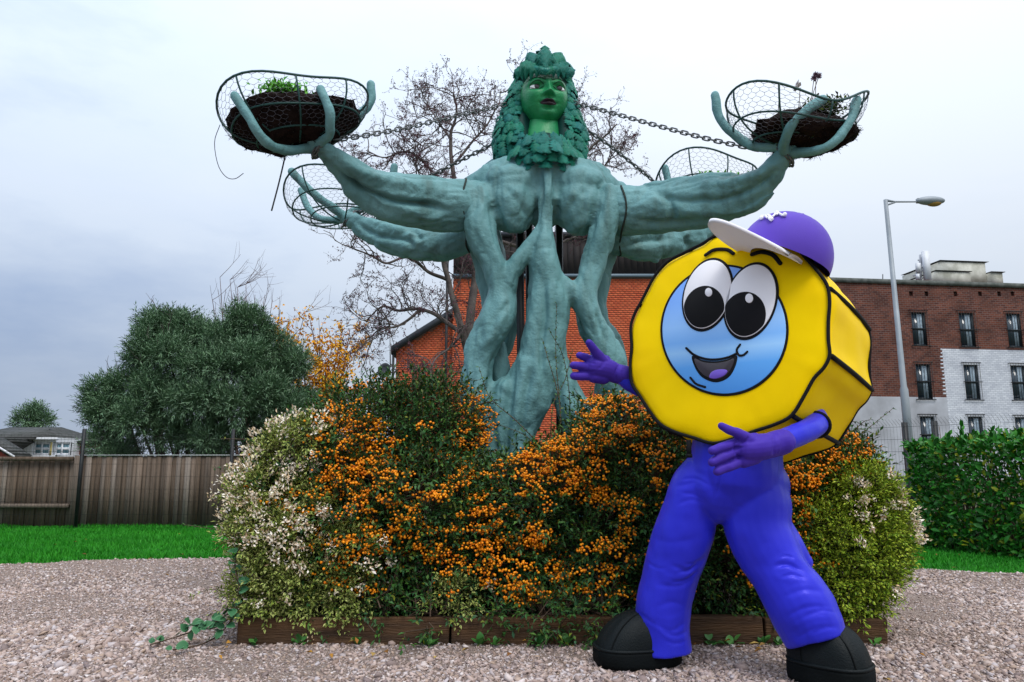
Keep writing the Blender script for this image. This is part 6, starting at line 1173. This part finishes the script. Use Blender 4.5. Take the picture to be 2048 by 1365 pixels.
folds(me, [(C_, D_ * (.30 if D_ > 0 else .15), W_ * .8) for C_, D_, W_ in [([(1452, 915), (1440, 960), (1429, 1002)], .022, 2.6), ([(1395, 1128), (1378, 1142), (1352, 1146)], .020, 3), ([(1400, 1140), (1372, 1160), (1340, 1166)], .018, 3), ([(1405, 1118), (1385, 1128), (1366, 1128)], .014, 2.6), ([(1378, 1262), (1352, 1272), (1322, 1262)], .016, 3), ([(1376, 1282), (1350, 1288), (1330, 1280)], .014, 3), ([(1362, 960), (1392, 958), (1420, 972)], .014, 3), ([(1356, 985), (1388, 990), (1415, 1004)], .012, 3), ([(1600, 1140), (1578, 1130), (1556, 1134)], .024, 3), ([(1612, 1158), (1585, 1150), (1560, 1156)], .02, 3), ([(1590, 1118), (1574, 1112), (1560, 1116)], .018, 2.6), ([(1672, 1225), (1640, 1222), (1605, 1236)], .014, 3), ([(1680, 1256), (1648, 1258), (1622, 1270)], .014, 3), ([(1290, 1120), (1310, 1135), (1335, 1138)], .010, 3), ([(1428, 1003), (1420, 960), (1412, 920)], .012, 6), ([(1352, 1010), (1385, 1000), (1420, 1010)], .012, 5), ([(1350, 990), (1390, 978), (1420, 985)], -.012, 7), ([(1350, 975), (1400, 962)], .010, 5), ([(1300, 1075), (1345, 1085), (1400, 1075)], .007, 8), ([(1420, 1105), (1380, 1140), (1340, 1130)], .020, 6), ([(1400, 1120), (1370, 1155), (1320, 1150)], -.014, 6), ([(1398, 1150), (1360, 1172), (1310, 1170)], .014, 6), ([(1370, 1215), (1345, 1205), (1310, 1215)], .010, 7),
    ([(1376, 1240), (1345, 1262), (1310, 1250)], .014, 6), ([(1375, 1225), (1340, 1240), (1300, 1232)], -.010, 6), ([(1290, 1240), (1325, 1265), (1345, 1290)], -.014, 6), ([(1275, 1225), (1315, 1255)], .012, 5), ([(1612, 1148), (1575, 1128), (1545, 1135)], .028, 6), ([(1625, 1140), (1585, 1115), (1555, 1118)], -.014, 7), ([(1615, 1160), (1580, 1160), (1540, 1150)], -.012, 7),
    ([(1650, 1185), (1610, 1180), (1565, 1195)], .014, 7), ([(1665, 1215), (1615, 1215), (1570, 1235)], .014, 6), ([(1675, 1235), (1620, 1238), (1575, 1262)], -.012, 6), ([(1680, 1250), (1630, 1258), (1590, 1280)], .010, 5), ([(1500, 990), (1520, 1040), (1530, 1090)], -.006, 14), ([(1395, 985), (1370, 1060), (1345, 1120)], -.006, 12), ([(1440, 990), (1450, 1050), (1475, 1120)], .008, 9)]], [(.006, .14, 5), (.0025, .05, 6)])
# hems: pull the trouser ends down into an open bell over the shoes
body = link(me, 'body', M['suit'], person)
w = MB(); w.box(at(1378, 898, 3.87), (.022, .012, .09)); w.box(at(1378, 912, 3.868), (.03, .014, .02)); w.obj('buckle_strap', M['blackf'], person)

sl = np.array([at(1626, 842, 3.70), at(1632, 850, 3.66)]); dd_ = nrm(at(1600, 868, 3.54) - at(1610, 820, 3.85)); u_ = nrm(np.cross(dd_, [0, 0, 1.0])); v_ = np.cross(dd_, u_); a = np.linspace(0, 2 * math.pi, 25)
w = MB(); w.tube(sl[1] + .062 * (np.cos(a)[:, None] * u_ + np.sin(a)[:, None] * v_), .011, 8, False); w.obj('armhole', M['blackf'], drum, True)

# --- gloves
def glove(palm, thumb, fingers, cuff, fo):
    g = MB()
    for P in palm: g.add(*ptube(P, k=18))
    g.add(*ptube(thumb, k=14))
    for f in fingers: g.add(*ptube(f, k=14))
    g.add(*ptube(cuff, k=20)); m = blob(g, .0048, 2); folds(m, fo, [(.002, .03, 2)]); return link(m, 'glove', M['glove'], person)
glove([[(1228, 745, ARM_Y+0.00, 20), (1208, 738, ARM_Y-0.01, 23), (1190, 735, ARM_Y-0.02, 22)], [(1210, 722, ARM_Y-0.01, 12), (1190, 722, ARM_Y-0.02, 14)], [(1208, 756, ARM_Y-0.01, 13), (1188, 754, ARM_Y-0.02, 13)]], [(1206, 722, ARM_Y-0.04, 11), (1192, 705, ARM_Y-0.07, 9.5), (1184, 694, ARM_Y-0.09, 8.5), (1178, 686, ARM_Y-0.10, 7.5)], [[(1186, 722, ARM_Y-0.02, 9), (1172, 716, ARM_Y-0.03, 8.5), (1159, 711, ARM_Y-0.04, 7.5)], [(1182, 738, ARM_Y-0.03, 9.5), (1163, 733, ARM_Y-0.05, 9), (1147, 731, ARM_Y-0.07, 8)], [(1184, 753, ARM_Y-0.02, 9), (1163, 753, ARM_Y-0.04, 9), (1147, 752, ARM_Y-0.05, 8)]], [(1252, 752, ARM_Y+0.00, 20), (1238, 749, ARM_Y+0.00, 20.5), (1226, 746, ARM_Y+0.00, 20)],
    [([(1236, 731), (1231, 750), (1234, 768)], .006, 2.5), ([(1244, 733), (1240, 752), (1243, 770)], -.003, 2), ([(1192, 728), (1182, 726), (1172, 725)], .004, 2.5), ([(1192, 744), (1180, 744), (1168, 743)], .004, 2.5), ([(1210, 720), (1204, 732), (1196, 738)], .004, 3)])
glove([[(1545, 890, 3.44, 24), (1515, 896, 3.42, 27), (1490, 898, 3.41, 26)], [(1510, 880, 3.41, 14), (1485, 885, 3.40, 15)], [(1510, 915, 3.42, 15), (1485, 922, 3.41, 15)]], [(1500, 882, 3.39, 13), (1480, 869, 3.37, 11), (1462, 862, 3.35, 9.5), (1443, 853, 3.34, 8)], [[(1480, 886, 3.40, 11), (1455, 891, 3.37, 10), (1424, 902, 3.34, 8.5)], [(1478, 902, 3.40, 11), (1452, 912, 3.37, 10.5), (1424, 925, 3.35, 9)], [(1482, 922, 3.41, 11), (1460, 933, 3.38, 10), (1434, 943, 3.36, 8.5)]], [(1566, 884, 3.45, 25), (1552, 888, 3.45, 26), (1540, 891, 3.44, 25)],
    [([(1545, 866), (1549, 890), (1546, 914)], .006, 2.5), ([(1556, 862), (1560, 886), (1557, 910)], -.003, 2), ([(1490, 894), (1470, 898), (1445, 907)], .006, 2.5), ([(1490, 912), (1470, 918), (1447, 928)], .006, 2.5), ([(1478, 878), (1470, 890), (1474, 908), (1480, 918)], .007, 3), ([(1500, 872), (1490, 884), (1480, 888)], .005, 3)])

# --- shoes: rounded toe boxes on thick soles
def shoe(cx, cy, ang, hl, hw, H, sole_h, peak):
    g0 = ground(cx, cy); d = np.array([math.cos(ang), math.sin(ang), 0]); s_ = np.array([-d[1], d[0], 0]); nu_, nv_ = 56, 18
    a = np.linspace(0, 2 * math.pi, nu_, endpoint=False); ca, sa = np.cos(a), np.sin(a); ox = hl * np.sign(ca) * np.abs(ca) ** .8; oy = hw * np.sign(sa) * np.abs(sa) ** .8 * (1 + .12 * ca); rows = []
    for i in range(nv_ + 1):
        t = i / nv_; k = math.cos(t * math.pi / 2) ** .75; z = sole_h + (H - sole_h) * math.sin(t * math.pi / 2) ** .9; cx_ = -peak * hl * t; rows.append(np.c_[ox * k * .965 + cx_, oy * k * .965, np.full(nu_, z)])
    V = np.concatenate(rows); r_ = np.arctan2(V[:, 1] / hw, (V[:, 0] + .15 * hl) / hl); 
    for q in (-.75, .35, 1.35, -1.6): V[:, 2] -= .010 * np.exp(-((r_ - q) / .045) ** 2) * (V[:, 2] > sole_h + .01)       # stitched seams
    V[:, 2] += vnoise(V + cx, .09, 5) * .006 * (V[:, 2] > sole_h + .01); W = g0 + V[:, :1] * d + V[:, 1:2] * s_ + V[:, 2:3] * [0, 0, 1]
    Q = [[i * nu_ + j, i * nu_ + (j + 1) % nu_, (i + 1) * nu_ + (j + 1) % nu_, (i + 1) * nu_ + j] for i in range(nv_) for j in range(nu_)]; o = link(mesh_from('shoe', W, [Q], True), 'shoe', M['pleather'], person)
    for q in (6, 17, 39, 50):
        P = W[[i * nu_ + q for i in range(0, nv_ + 1)]]; w = MB(); w.tube(P, .0042, 5, False); w.obj('stitched_seam', M['sole'], o, True)
    w = MB(); w.tube(np.r_[W[:nu_], W[:1]] + [0, 0, .012], .009, 6, False); w.obj('welt', M['pleather'], o, True)
    rows = [np.c_[ox * k, oy * k, np.full(nu_, z)] for k, z in ((.02, .008), (.94, .008), (.985, .014), (1.0, .03), (1.0, sole_h - .008), (.985, sole_h + .004), (.9, sole_h + .006))]; V = np.concatenate(rows); V[:, 2] += vnoise(V + cy, .12, 6) * .003; W = g0 + V[:, :1] * d + V[:, 1:2] * s_ + V[:, 2:3] * [0, 0, 1]
    Q = [[i * nu_ + j, i * nu_ + (j + 1) % nu_, (i + 1) * nu_ + (j + 1) % nu_, (i + 1) * nu_ + j] for i in range(6) for j in range(nu_)]; link(mesh_from('sole', W, [Q], True), 'sole', M['sole'], o); return o
shoe(1276, 1329, math.radians(190), .235, .155, .285, .085, .50)
shoe(1661, 1368, math.radians(-42), .200, .140, .295, .09, .30)
